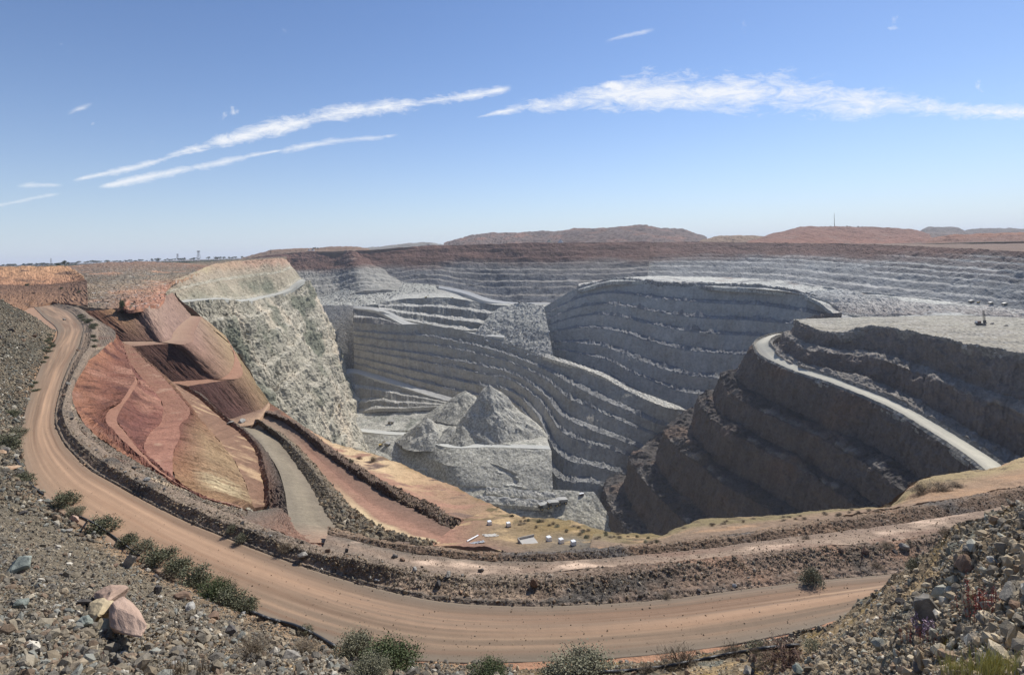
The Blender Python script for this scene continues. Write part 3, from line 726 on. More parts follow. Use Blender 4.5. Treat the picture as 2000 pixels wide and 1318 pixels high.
crest_rubble(LY(0, (1130, 562, 1060), (1200, 546, 1050), (1300, 553, 1020), (1400, 557, 1000), (1500, 561, 960), (1580, 577, 890), (1640, 597, 840), (1664, 610, 800)), 10, 3.5, seed=195, col=C(150, 150, 148))

# ------------------------------------------------------------------ the near rim: haul road, gravel banks, clay cuts
ORANGE = C(196, 146, 108); ORL = C(222, 178, 138); BROWN = C(150, 120, 96); GRAV = C(132, 122, 108); GRAVD = C(112, 102, 90)
PINK = C(190, 142, 116); RED = C(172, 108, 84); REDD = C(140, 88, 74); YEL = C(214, 184, 134); OLIVE = C(140, 124, 88); TAN = C(186, 158, 122)

A_in = LZ(-20, (66, 600), (84, 618), (112, 645), (86, 700), (62, 760), (43, 830), (41, 880), (56, 930), (100, 985), (180, 1040), (280, 1100), (400, 1165), (520, 1213), (640, 1255), (760, 1283), (900, 1294), (1000, 1292), (1120, 1289), (1250, 1280), (1400, 1262), (1550, 1234), (1680, 1196), (1800, 1150), (1950, 1100), (2150, 1040))
A_out = LZ(-20, (100, 596), (130, 606), (158, 632), (157, 662), (134, 712), (114, 770), (106, 820), (116, 852), (160, 905), (240, 955), (330, 1003), (480, 1066), (620, 1116), (750, 1152), (850, 1173), (950, 1182), (1050, 1184), (1150, 1181), (1300, 1169), (1450, 1151), (1600, 1134), (1760, 1118), (1850, 1100), (1980, 1070), (2200, 1022))
B_top = LZ(-19.4, (108, 592), (142, 601), (176, 628), (178, 660), (155, 706), (132, 758), (122, 806), (134, 838), (182, 886), (262, 936), (350, 980), (490, 1036), (625, 1080), (750, 1108), (850, 1124), (950, 1134), (1050, 1134), (1150, 1124), (1300, 1108), (1450, 1092), (1600, 1076), (1760, 1062), (1850, 1046), (1980, 1018), (2200, 968))
B_top[8:14, 2] = B_top[8:14, 2]
B_top[14:, :] = LZ(-19.66, (850, 1124), (950, 1134), (1050, 1134), (1150, 1124), (1300, 1108), (1450, 1092), (1600, 1076), (1760, 1062), (1850, 1046), (1980, 1018), (2200, 968))
B_back = LZ(-20, (113, 590), (150, 599), (186, 628), (192, 660), (172, 700), (146, 746), (138, 785), (150, 826), (196, 872), (276, 925), (365, 968), (500, 1022), (630, 1068), (755, 1097), (855, 1114), (955, 1122), (1055, 1118), (1155, 1108), (1300, 1097), (1450, 1082), (1600, 1066), (1760, 1053), (1850, 1037), (1980, 1008), (2200, 955))

def roadpaint(cols, G, uv, vv):
    t = np.linspace(0, 1, G.shape[1])[None]
    s = (vv / vv.max())[:, None]
    a = uv[..., 0]
    st = fbm(np.stack((a / 45.0, s * 8 + 0 * a, 0 * a), -1), 4, 201)
    st2 = fbm(np.stack((a / 26.0, s * 24 + 0 * a, 0 * a + 3), -1), 4, 202)
    pale = np.clip((st + .45 * st2 - .02 - 1.1 * np.abs(s - .55)) * 1.8 + .28, 0, 1)
    cols = cols * (1 - pale[..., None] * .75) + C(204, 162, 126) * pale[..., None] * .75
    for c_, w_ in ((.30, .035), (.42, .035), (.60, .04), (.72, .04)):
        tr = np.clip(1 - np.abs(s - c_ - .03 * np.sin(a / 23 + c_ * 9)) / w_, 0, 1) * np.clip(.35 + 1.2 * fbm(np.stack((a / 12.0, 0 * a + c_ * 7, 0 * a), -1), 3, 206), 0, 1) * .75
        cols = cols * (1 - tr[..., None]) + C(206, 168, 132) * tr[..., None]
    dk = np.clip((-st + .5 * st2 - .12) * 2.2, 0, .8)
    cols = cols * (1 - dk[..., None]) + C(140, 108, 84) * dk[..., None]
    lt = np.clip(1 - np.abs(t - .20) / .2, 0, 1) * .7 * (1 - .5 * np.abs(s * 2 - 1))
    cols = cols * (1 - lt[..., None]) + (C(200, 158, 122) * (1 + .25 * st)[..., None]) * lt[..., None]
    gr = np.clip(1 - s / .22 + 1.2 * st2, 0, 1) * np.clip((t - .28) * 8, 0, 1) + np.clip((s - .86) / .14 + st2, 0, 1) * np.clip((t - .3) * 8, 0, .8)
    gr = np.clip(gr, 0, 1) * .8
    return cols * (1 - gr[..., None]) + C(146, 130, 110) * gr[..., None]
mid = (A_in + A_out) / 2 + np.array((0, 0, .08))
def road_patch():
    rails = [A_in, A_in * .8 + A_out * .2, mid, A_in * .2 + A_out * .8, A_out]
    G, vv = loft(rails, 2.4, maxu=1100, rows=[10, 16, 16, 10])
    cols = color_rows([C(140, 124, 104), C(146, 124, 101), C(150, 125, 101), C(152, 125, 101), C(140, 122, 102)], vv, G.shape[1])
    uv = arc_uv(G)
    G = disp(G, ((6, .07, 4, 'p', 203), (1.1, .02, 3, 'p', 204)))
    s = (vv / vv.max())[:, None]
    G[..., 2] += 0.03 * fbm(np.stack((uv[..., 0] / 30, s * 9 + 0 * uv[..., 0], 0 * uv[..., 0]), -1), 3, 205)
    cols = roadpaint(cols, G, uv, vv)
    grid_object('haul_road', G, cols, M_ROAD, uv, True); SURF['ROAD'] = G
road_patch()

def bermpaint(cols, G, uv, vv):
    t = np.linspace(0, 1, G.shape[1])[None]
    redw = np.clip((t - .50) / .1, 0, 1)
    cols = cols * (1 - .7 * redw[..., None]) + C(146, 120, 100) * .7 * redw[..., None]
    cols = blot(cols, G, C(166, 130, 104), (5, 5, 5), 0.06, .2, 211, w=redw * .9)
    cols = blot(cols, G, C(104, 96, 86), (6, 6, 6), 0.12, .2, 212)
    k = np.clip(1 - np.abs(vv / vv.max() - .12)[:, None] / .06, 0, 1) * np.clip(fbm(G / 7.0, 3, 213) + .1 + .2 * (t > .55), 0, 1) * 1.6
    k = np.clip(k, 0, 1)
    return cols * (1 - k[..., None]) + C(214, 186, 156) * k[..., None]
ditch = A_out * .62 + B_top * .38; ditch[:, 2] = ZC - 19.95
lip = A_out * .85 + B_top * .15; lip[:, 2] = ZC - 19.91
def bermshape(G, vv):
    k = np.exp(-((vv - 3) / .8) ** 2)[:, None]
    G = G.copy(); G[..., 2] += k * .35 * fbm(G / 3.0, 4, 214)
    return G
patch('safety_bund_terrain', [A_out - np.array((0, 0, .06)), lip, ditch, B_top, B_back], [C(150, 130, 108), C(124, 112, 98), C(172, 146, 120), C(146, 128, 108), C(160, 138, 116)], M_BERM,
      ((1.2, .13, 4, 'p', 215), (.3, .07, 3, 's', 216)), cell=2.0, paint=bermpaint, key='BERM', shape=bermshape)

# left bank under the camera: loose dumped rock
top_l = np.array([wpt(-5, 582, Y=140), wpt(-150, 590, Y=95), wpt(-260, 620, Y=75), wpt(-350, 680, Y=55), wpt(-420, 740, Y=45), wpt(-480, 820, Y=36), wpt(-520, 920, Y=27), wpt(-500, 1040, Y=20), wpt(-420, 1180, Y=14.5), wpt(-250, 1340, Y=10), wpt(0, 1500, Y=7.2), wpt(250, 1620, Y=5.8), wpt(500, 1720, Y=5.0), wpt(800, 1800, Y=4.6), wpt(1000, 1800, Y=4.6)])
toe_l = A_in[2:17] + np.array((0, 0, -.05))
def bankpaint(cols, G, uv, vv):
    d = np.linalg.norm(G - np.array((0, 0, ZC)), axis=2)
    cols = blot(cols, G, C(168, 146, 116), (5, 5, 5), .10, .25, 221, w=np.clip((38 - d) / 16, 0, 1))
    cols = blot(cols, G, C(98, 97, 88), (14, 14, 14), -.1, .3, 222, w=np.clip((d - 45) / 30, 0, 1))
    toe = np.clip((vv / vv.max() - .93) / .07, 0, 1)[:, None]
    return cols * (1 - .7 * toe[..., None]) + C(190, 150, 118) * .7 * toe[..., None]
patch('embankment_terrain', [top_l, top_l * .5 + toe_l * .5 + np.array((0, 0, .4)), top_l * .12 + toe_l * .88 - np.array((0, 0, .3)), toe_l], [C(126, 120, 106), C(124, 116, 104), C(130, 120, 104), C(168, 140, 112)], M_GRAVEL,
      ((7, .45, 4, 'p', 223), (1.6, .22, 4, 'p', 224), (.5, .10, 3, 's', 225)), cell=5.0, paint=bankpaint, key='BANK')

# right spur of broken rock
rid = np.array([wpt(880, 1335, Y=25.0), wpt(1100, 1312, Y=25.2), wpt(1300, 1296, Y=25.6), wpt(1430, 1276, Y=26), wpt(1550, 1250, Y=25.5), wpt(1640, 1212, Y=23.5), wpt(1700, 1166, Y=21.5), wpt(1760, 1121, Y=19.5), wpt(1830, 1064, Y=17), wpt(1862, 1030, Y=15.8), wpt(1920, 1008, Y=14), wpt(2000, 987, Y=12), wpt(2150, 930, Y=9), wpt(2800, 760, Y=6.5)])
fro = np.array([wpt(850, 1500, Y=20.5), wpt(1050, 1460, Y=19.5), wpt(1220, 1440, Y=17.5), wpt(1330, 1425, Y=16), wpt(1430, 1420, Y=14.5), wpt(1530, 1415, Y=12.5), wpt(1610, 1415, Y=11), wpt(1690, 1415, Y=9.7), wpt(1770, 1415, Y=8.4), wpt(1840, 1415, Y=7.4), wpt(1920, 1415, Y=6.4), wpt(2010, 1415, Y=5.5), wpt(2200, 1415, Y=4.4), wpt(3000, 1400, Y=3.2)])
bck = rid + np.array((-1.2, 4.5, 0)); bck[:, 2] = np.minimum(rid[:, 2] - 3.2, ZC - 20.1)
midr = rid * .55 + fro * .45; midr[5:, 2] += .25
cre = fro * 1.0; cre[:, 1] *= .4; cre[:, 0] *= .6; cre[:, 2] = np.minimum(ZC - 2.2, cre[:, 2] + 3.2)
def spurpaint(cols, G, uv, vv):
    cols = blot(cols, G, C(176, 152, 116), (3, 3, 3), .08, .2, 231)
    cols = blot(cols, G, C(150, 128, 84), (2.2, 2.2, 2.2), .18, .15, 232)
    return blot(cols, G, C(122, 124, 116), (3, 3, 3), .15, .2, 233)
patch('embankment_terrain', [cre, fro, midr, rid, bck], [C(150, 136, 114), C(154, 140, 118), C(146, 130, 108), C(128, 112, 90), C(110, 98, 82)], M_GRAVEL,
      ((3.5, .35, 4, 'p', 234), (.9, .16, 4, 'p', 235), (.3, .07, 3, 's', 236)), cell=5.5, paint=spurpaint, key='SPUR')
patch('ground', [A_in[11:] + np.array((0, 0, -.03)), A_in[11:] + np.array((1.0, -9.0, -.4))], [C(192, 142, 108), C(180, 130, 100)], M_DIRT, ((3, .1, 3, 'p', 237),), cell=8.0)

# strip between bund and cut, then the red cut
RCp = [(156, 605), (196, 628), (226, 651), (206, 676), (178, 700), (153, 714), (140, 757), (145, 793), (165, 829), (198, 859), (231, 881, -20.7), (280, 910, -21), (330, 940, -21.3), (377, 964, -21.6), (482, 997, -21.8)]
RC = LZ(-20.5, *RCp)
Bk = [(113, 590), (150, 599), (186, 628), (192, 660), (180, 682), (164, 706), (148, 742), (140, 785), (152, 826), (178, 856), (210, 882), (262, 916), (318, 946), (365, 968), (478, 1013)]
patch('ground', [LZ(-20.1, *[(x - 3, y) for x, y in Bk]), RC], [C(150, 130, 110), C(140, 124, 106)], M_BERM, ((2.5, .2, 4, 'p', 241), (.6, .08, 3, 's', 242)), cell=2.2,
      paint=lambda c, G, uv, v: blot(blot(c, G, C(206, 180, 146), (6, 6, 6), .12, .2, 243), G, C(140, 110, 92), (9, 9, 9), .1, .2, 244), key='STRIP')
RCm = RC[2:]
LL = LZ(-24.5, (236, 664), (248, 700), (260, 728), (264, 737), (254, 756), (237, 782), (214, 797), (206, 817, -24), (232, 852, -23.6), (262, 880, -23.2), (303, 915, -23), (370, 957, -22.6), (478, 994.5, -23))
LR = LZ(-25, (237, 665), (249, 702), (262, 730), (268, 744), (260, 762), (249, 779), (238, 796), (228, 816, -24.6), (246, 846, -24.2), (268, 874, -23.8), (305, 911, -23.6), (368, 955, -23), (477, 993.5, -23.4))
SL = LZ(-29, (240, 670), (253, 706), (271, 731), (293, 757), (315, 782), (318, 800), (315, 822), (297, 840, -28), (284, 860, -27), (282, 881, -26), (308, 906, -25.5), (366, 951, -25), (476, 992, -24.5))
LGR = LZ(-29, (257, 675), (289, 709), (308, 724), (333, 753), (355, 778), (371, 800), (369, 811), (351, 830, -28.2), (351, 851, -27.4), (340, 880, -26.5), (337, 910, -26), (347, 944, -25.4), (474, 991, -25))
NTOE = LZ(-34, (262, 680, -30.5), (298, 716, -31.5), (322, 738, -32.5), (346, 760, -33.5), (364, 788), (380, 806), (404, 834), (432, 865, -33.7), (455, 895, -33.4), (472, 926, -33), (484, 957, -32.5), (491, 980, -32), (495, 991.5, -31.5))
S2 = LZ(-35.5, (266, 682, -31), (304, 718, -32.5), (330, 740, -34), (356, 758, -36), (384, 775, -37), (417, 804, -38), (439, 822, -38), (471, 848, -37.5), (500, 884, -36.5), (508, 917, -35), (515, 950, -34), (516, 975, -33), (517, 988, -32))
def cutpaint(cols, G, uv, vv):
    cols = blot(cols, G, C(196, 142, 118), (12, 12, 12), .06, .3, 251)
    cols = blot(cols, G, C(126, 84, 74), (9, 9, 9), .12, .2, 252)
    e = fbm(np.stack((uv[..., 0] / .9, uv[..., 1] / 9, 0 * uv[..., 0]), -1), 4, 249)
    k = np.clip((e - .16) / .12, 0, 1) * .55
    return cols * (1 - k[..., None]) + C(92, 62, 54) * k[..., None]
def comb(G, vv, amp=.35, wl=.9, seed=253):
    """grooves and cracks down the face"""
    uv = arc_uv(G)
    n = normals(G)
    z0 = 0 * uv[..., 0]
    g = fbm(np.stack((uv[..., 0] / wl, uv[..., 1] / (wl * 9), z0), -1), 4, seed, .6)
    crack = np.clip(fbm(np.stack((uv[..., 0] / (wl * 3), uv[..., 1] / (wl * 26), z0 + 4), -1), 4, seed + 5) - .22, 0, 1)
    e = np.sin(np.pi * np.clip(vv - np.floor(vv), 0, 1))[:, None]
    return G + n * (amp * g * (.35 + .65 * e) - crack * 3.2 * amp * e)[..., None]
CUT = ((5, .35, 4, 'p', 254), (1.3, .16, 4, 'p', 255), (.5, .10, 3, 's', 259))
patch('clay_cut_terrain', [RCm, RCm * .5 + LL * .5 - np.array((0, 0, .5)), LL], [C(196, 136, 104), C(160, 106, 86), C(146, 96, 80)], M_CUT, CUT, cell=1.9, paint=cutpaint, shape=lambda G, v: comb(G, v, .45, 1.0))
patch('clay_ledge_terrain', [LL, LR], [C(160, 114, 92), C(164, 118, 94)], M_DIRT, ((2, .1, 3, 'p', 256),), cell=1.9)
patch('clay_cut_terrain', [LR, LR * .5 + SL * .5 - np.array((0, 0, .5)), SL], [C(156, 104, 88), C(150, 98, 86), C(168, 112, 96)], M_CUT, CUT, cell=1.9, paint=cutpaint, shape=lambda G, v: comb(G, v, .5, 1.1, 270))
s1 = [C(160, 122, 96), C(156, 116, 92), C(160, 116, 92), C(166, 118, 94), C(164, 118, 94), C(174, 122, 98), C(176, 124, 100), C(172, 122, 100), C(168, 120, 100), C(168, 120, 100), C(170, 124, 104), C(170, 128, 106), C(164, 128, 102)]
patch('clay_ledge_terrain', [SL, LGR], [s1, s1], M_DIRT, ((3, .2, 4, 'p', 256), (.7, .06, 3, 'p', 260)), cell=1.9, paint=lambda c, G, uv, v: blot(blot(c, G, C(156, 108, 88), (6, 3, 3), .08, .2, 250), G, C(186, 146, 118), (4, 4, 4), .25, .2, 248))
ncol = [C(140, 104, 84), C(144, 106, 84), C(150, 108, 86), C(160, 118, 90), C(150, 104, 84), C(146, 98, 82), C(146, 98, 84), C(150, 100, 84), C(158, 106, 86), C(178, 128, 96), C(196, 152, 112), C(186, 146, 108), C(160, 124, 96)]
ncol2 = [C(140, 104, 84), C(144, 106, 84), C(150, 110, 86), C(160, 122, 92), C(160, 112, 88), C(166, 120, 92), C(176, 136, 104), C(188, 154, 116), C(190, 158, 120), C(176, 140, 106), C(170, 134, 100), C(166, 130, 96), C(160, 124, 92)]
def nose(cols, G, uv, vv):
    s = (vv / vv.max())[:, None]
    t = np.linspace(0, 1, G.shape[1])[None] + .03 * fbm(G / 6.0, 3, 257)
    z0 = 0 * uv[..., 0]
    f = fbm(np.stack((uv[..., 0] / .8, uv[..., 1] / 14, z0), -1), 4, 258)
    w = np.clip(1.1 - np.abs(t - .80) / .075 + 1.3 * f, 0, 1) * np.clip((s - .22) * 4, 0, 1) * np.clip((1.08 - s) * 3, 0, 1)
    cols = cols * (1 - w[..., None]) + C(228, 204, 160) * w[..., None]
    k = np.clip((f - .14) / .1, 0, 1) * .6
    return cols * (1 - k[..., None]) + C(104, 74, 58) * k[..., None]
patch('clay_cut_terrain', [LGR, LGR * .5 + NTOE * .5 + np.array((0, 0, .5)), NTOE], [ncol, ncol2, ncol2], M_CUT, CUT, cell=1.9, paint=nose, shape=lambda G, v: comb(G, v, .5, 1.1, 280))
def ledge2(cols, G, uv, vv):
    s = fbm(np.stack((uv[..., 0] / 1.6, uv[..., 1] / 14, 0 * uv[..., 0]), -1), 4, 263)
    cols = cols * (1 + .35 * s)[..., None]
    return blot(cols, G, C(190, 156, 118), (9, 4, 4), .16, .2, 264)
patch('clay_ledge_terrain', [NTOE, S2], [C(144, 110, 86), C(138, 104, 82)], M_DIRT, ((5, .25, 4, 'p', 265), (1, .09, 3, 'p', 266)), cell=1.9, paint=ledge2)
Br = S2[3:]
Rl = LZ(-46, (366, 756, -42), (395, 770, -45), (430, 806, -49), (458, 824, -49.5), (486, 844, -48.5), (516, 876, -44), (536, 908, -39.5), (553, 950, -33.5), (558, 980, -29.5), (562, 1001, -27))
patch('safety_bund_terrain', [Br, Br + np.array((.6, .3, .7)), Rl * .25 + Br * .75 - np.array((0, 0, .5)), Rl], [C(158, 112, 84), C(120, 96, 80), C(120, 92, 76), C(96, 84, 72)], M_BERM, ((4, .4, 4, 'p', 267), (.9, .22, 4, 's', 268)), cell=2.0)

# cross walls stepping down towards the ramp
w0 = LZ(-20.5, (152, 607), (209, 605), (246, 600), (289, 601), (306, 591), (321, 580), (337, 571))
w1 = LZ(-31, (238, 667), (272, 667), (300, 666), (330, 664), (338, 650), (352, 634), (374, 617))
w2 = LZ(-31.4, (252, 677), (300, 673), (335, 671), (373, 668), (379, 650), (386, 635), (394, 618))
w3 = LZ(-42.5, (329, 746), (370, 743), (405, 740), (439, 735), (452, 722), (458, 700), (440, 655))
w4 = LZ(-43, (366, 754), (400, 749), (435, 743), (470, 736), (474, 728), (470, 712), (452, 675))
w5 = LZ(-50.5, (432, 820), (460, 815), (488, 806), (511, 798), (518, 793), (521, 789), (525, 784))
cw1 = [C(140, 94, 78), C(160, 114, 84), C(176, 138, 98), C(176, 140, 120), C(196, 164, 142), C(194, 160, 140), C(186, 148, 126)]
cw1b = [C(128, 90, 76), C(130, 96, 80), C(134, 100, 84), C(140, 106, 90), C(186, 150, 132), C(184, 150, 134), C(180, 146, 126)]
cw2 = [C(108, 76, 64), C(108, 76, 64), C(112, 78, 66), C(140, 104, 86), C(182, 144, 126), C(186, 152, 130), C(190, 158, 126)]
cw2b = [C(100, 70, 60), C(102, 72, 62), C(108, 76, 66), C(128, 94, 80), C(178, 142, 114), C(186, 156, 118), C(194, 168, 126)]
cw3 = [C(102, 70, 62), C(104, 72, 64), C(106, 74, 66), C(120, 88, 74), C(160, 126, 98), C(180, 150, 112), C(186, 158, 118)]
def cutpaint2(cols, G, uv, vv):
    e = fbm(np.stack((uv[..., 0] / 1.6, uv[..., 1] / 22, 0 * uv[..., 0]), -1), 4, 247)
    cols = cols * (1 + .45 * e)[..., None]
    k = np.clip((e - .16) / .12, 0, 1) * .5
    return cols * (1 - k[..., None]) + C(84, 60, 52) * k[..., None]
cut = ((8, .5, 4, 'p', 271), (2.4, .14, 4, 'p', 272))
patch('clay_cut_terrain', [w0, w1], [cw1, cw1b], M_CUT, cut, cell=1.8, paint=cutpaint2, shape=lambda G, v: comb(G, v, .5, 1.6))
patch('clay_ledge_terrain', [w1, w2], [C(184, 150, 122), C(170, 132, 108)], M_DIRT, ((4, .15, 3, 'p', 273),), cell=1.8)
def gully(cols, G, uv, vv):
    g = np.clip(fbm(np.stack((uv[..., 0] / 5.0, uv[..., 1] / 60, 0 * uv[..., 0]), -1), 3, 274) - .22, 0, 1) * 3
    return cols * (1 - .5 * np.clip(g, 0, 1) * (np.linspace(0, 1, G.shape[1]) < .75)[None])[..., None]
def gullyshape(G, v):
    uv = arc_uv(G); n = normals(G)
    g = np.clip(fbm(np.stack((uv[..., 0] / 5.0, uv[..., 1] / 60, 0 * uv[..., 0]), -1), 3, 274) - .2, 0, 1)
    e = np.sin(np.pi * np.clip(v - np.floor(v), 0, 1))[:, None]
    return comb(G - n * (g * 3 * e)[..., None], v, .45, 1.7)
patch('clay_cut_terrain', [w2, w3], [cw2, cw2b], M_CUT, cut, cell=1.8, paint=cutpaint2, shape=gullyshape)
patch('clay_ledge_terrain', [w3, w4], [C(176, 130, 102), C(176, 132, 104)], M_DIRT, ((4, .15, 3, 'p', 275),), cell=1.8)
patch('clay_cut_terrain', [w4, w5], [cw3, cw3], M_CUT, cut, cell=1.8, paint=cutpaint2, shape=lambda G, v: comb(G, v, .5, 1.8))
patch('clay_ledge_terrain', [w5, LZ(-51, (438, 830), (470, 832), (495, 828), (512, 812), (520, 800), (523, 795), (527, 790))], [C(150, 118, 96), C(196, 160, 126)], M_DIRT, ((4, .3, 3, 'p', 276),), cell=1.8)

# the ramp, the gravel bund, the brown road and the dark bund
RL = LZ(-40, (474, 834, -50), (500, 857, -47), (524, 887, -43), (545, 921, -38), (556, 959, -32.5), (562, 1001, -27), (596, 1058, -20.9))
RR = LZ(-40, (520, 840, -50.5), (540, 858, -48.5), (566, 890, -44.2), (596, 932, -39.2), (620, 972, -33.4), (642, 1010, -27.5), (712, 1062, -20.95))
def rampp(cols, G, uv, vv):
    s = fbm(np.stack((uv[..., 1] / 2.0, uv[..., 0] / 30, 0 * uv[..., 0]), -1), 4, 281)
    return cols * (1 + .3 * s)[..., None]
patch('pit_road', [RL, (RL + RR) / 2, RR], [[C(140, 128, 108)] * 5 + [C(166, 136, 112)], [C(152, 138, 114)] * 5 + [C(172, 138, 112)], [C(138, 124, 104)] * 5 + [C(166, 132, 108)]], M_DIRT, ((5, .15, 3, 'p', 282),), cell=2.0, paint=rampp)
GT = LZ(-40, (506, 820, -48.6), (552, 853, -46.5), (588, 890, -42.2), (622, 932, -37.2), (656, 980, -31.2), (708, 1026, -25.6), (790, 1054, -22.4))
BL = LZ(-40, (495, 818, -52), (566, 858, -49.5), (612, 905, -45), (655, 955, -39), (705, 1008, -32), (765, 1042, -27.2), (855, 1063, -25))
patch('safety_bund_terrain', [RR, GT, BL], [C(112, 102, 88), C(128, 116, 98), C(160, 138, 110)], M_BERM, ((3, .5, 4, 'p', 283), (.8, .2, 4, 's', 284)), cell=2.0, key='BUND2')
BR = LZ(-40, (500, 800, -52.5), (556, 826, -51.2), (630, 884, -46.8), (687, 924, -42), (750, 964, -37), (812, 996, -32.6), (885, 1032, -28))
def brownp(cols, G, uv, vv):
    s = (vv / vv.max())[:, None]; t = np.linspace(0, 1, G.shape[1])[None]
    n1 = fbm(np.stack((uv[..., 0] / 26, s * 5 + 0 * uv[..., 0], 0 * uv[..., 0]), -1), 4, 285)
    k = np.clip(1 - s / .34 + n1 * 1.3, 0, 1) * np.clip((t - .45) * 5, 0, 1)
    cols = cols * (1 - k[..., None]) + C(218, 190, 144) * k[..., None]
    k2 = np.clip(.9 - np.abs(s - .42 - n1 * .25) / .18, 0, 1) * np.clip((t - .4) * 4, 0, 1) * .6
    cols = cols * (1 - k2[..., None]) + C(186, 138, 112) * k2[..., None]
    k3 = np.clip((.3 - t) * 5, 0, .8)
    return cols * (1 - k3[..., None]) + C(150, 130, 108) * k3[..., None]
patch('mine_road', [BL, BL * .5 + BR * .5 - np.array((0, 0, .3)), BR], [C(168, 128, 102), C(156, 116, 94), C(132, 106, 88)], M_DIRT, ((5, .25, 4, 'p', 286), (1, .05, 3, 'p', 287)), cell=2.0, paint=brownp)
BT = LZ(-40, (505, 796, -50.5), (563, 818, -49), (638, 875, -45), (696, 915, -40.2), (760, 954, -35.4), (822, 986, -31.2), (892, 1024, -26.9))
BB = LZ(-40, (508, 797, -52.8), (568, 818, -51.5), (645, 873, -47.2), (703, 911, -42.4), (768, 949, -37.4), (832, 980, -33), (900, 1016, -28.4))
def bundshape(G, vv, amp=1.1):
    G = G.copy(); k = np.exp(-((vv - 1) / .5) ** 2)[:, None]
    t = np.linspace(0, 1, G.shape[1])[None]
    G[..., 2] += k * (amp * (fbm(G / 9.0, 4, 287) - .35) - 1.6 * np.clip((t - .9) * 10, 0, 1))
    return G
patch('safety_bund_terrain', [BR, BT, BB], [C(96, 82, 72), C(112, 92, 78), C(140, 116, 96)], M_BERM, ((3, .5, 4, 'p', 288), (.8, .3, 4, 's', 289)), cell=1.8, shape=bundshape, key='BUND4')
RIM = LZ(-40, (524, 784, -52.5), (592, 831, -53), (662, 868, -50.5), (735, 888, -47), (812, 920, -43), (890, 951, -39), (965, 988, -33.5))
def rimp(cols, G, uv, vv):
    s = (vv / vv.max())[:, None]
    cols = blot(cols, G, C(176, 132, 106), (9, 9, 9), .08, .2, 291)
    cols = blot(cols, G, C(128, 104, 88), (7, 7, 7), .2, .15, 292)
    k = np.clip((s - .84) / .16, 0, 1) * np.clip(.5 + 1.5 * fbm(G / 4.0, 3, 293), 0, 1)
    return cols * (1 - k[..., None]) + C(152, 124, 84) * k[..., None]
ycr = [C(150, 108, 88), C(180, 134, 104), C(212, 180, 136), C(226, 194, 146), C(206, 170, 126), C(176, 140, 108), C(160, 130, 100)]
patch('pit_edge_terrain', [BB, BB * .55 + RIM * .45 - np.array((0, 0, .5)), RIM], [[C(140, 104, 86), C(150, 110, 90), C(150, 124, 104), C(190, 160, 126), C(186, 146, 116), C(170, 128, 104), C(150, 118, 96)], ycr, ycr], M_DIRT,
      ((7, .5, 4, 'p', 294), (1.5, .18, 4, 'p', 295)), cell=2.0, paint=rimp, key='RIMFIELD')

# pad with tanks and scrub at the lowest point of the rim
P0 = LZ(-24, (840, 1066, -24.8), (930, 1069, -24.4), (1000, 1079, -23.6), (1100, 1080, -23.0), (1200, 1068, -22.6), (1300, 1060, -22.4))
P1 = LZ(-25, (885, 1033, -27.8), (950, 1042, -26.6), (1020, 1052, -26), (1080, 1052, -25.5), (1160, 1056, -24.6), (1300, 1054, -23.6))
P2 = LZ(-30, (900, 1016, -29), (975, 1012, -29.5), (1030, 1024, -28), (1090, 1032, -27), (1165, 1044, -25.6), (1300, 1050, -24.6))
P3 = LZ(-30, (965, 988, -33.5), (1000, 1003, -31), (1050, 1013, -29), (1110, 1015, -28), (1165, 1032, -26.5), (1300, 1046, -25))
def padp(cols, G, uv, vv):
    cols = blot(cols, G, C(120, 104, 72), (2.4, 2.4, 2.4), .06, .15, 301, w=np.clip(vv - 1.2, 0, 1)[:, None] * np.ones((1, G.shape[1])))
    return blot(cols, G, C(196, 164, 118), (4, 4, 4), .12, .2, 302)
patch('pit_edge_terrain', [P0, P1, P2, P3], [[C(176, 128, 104), C(150, 116, 98), C(126, 112, 96), C(122, 110, 94), C(134, 112, 92), C(140, 116, 94)], [C(160, 118, 96), C(150, 128, 96), C(160, 134, 96), C(124, 118, 106), C(130, 112, 86), C(140, 118, 90)],
                                              [C(160, 122, 98), C(150, 126, 96), C(146, 122, 78), C(150, 124, 80), C(140, 120, 80), C(146, 124, 88)], [C(180, 146, 108), C(200, 168, 122), C(160, 136, 92), C(152, 132, 92), C(150, 130, 88), C(150, 132, 90)]], M_DIRT,
      ((4, .28, 4, 'p', 303), (1.1, .14, 4, 'p', 304)), cell=2.0, paint=padp, key='PAD')

# pinkish bench behind the road bund, low gravel bund, tracked flat and the right rim
PF = LZ(-20.5, (640, 1042), (760, 1072), (860, 1086), (955, 1094), (1055, 1096), (1155, 1090), (1300, 1078), (1450, 1062), (1600, 1042), (1760, 1022), (1860, 1006), (1980, 985), (2200, 932))
T2 = LZ(-20.36, (640, 1038, -20.5), (760, 1060), (860, 1073), (955, 1082), (1055, 1083), (1155, 1076), (1300, 1063), (1450, 1046), (1600, 1022), (1760, 998), (1860, 982), (1980, 960), (2200, 905))
K2_ = LZ(-21, (640, 1030), (760, 1056), (860, 1068), (955, 1077), (1055, 1078), (1155, 1071), (1300, 1058), (1450, 1040), (1600, 1015), (1760, 990), (1860, 974), (1980, 951), (2200, 897))
def benchp(cols, G, uv, vv):
    cols = blot(cols, G, C(222, 190, 160), (5, 2.5, 5), .08, .2, 311)
    cols = blot(cols, G, C(146, 118, 98), (7, 3, 5), .12, .2, 312)
    return cols * (1 + .12 * perlin(G / .5, 313))[..., None]
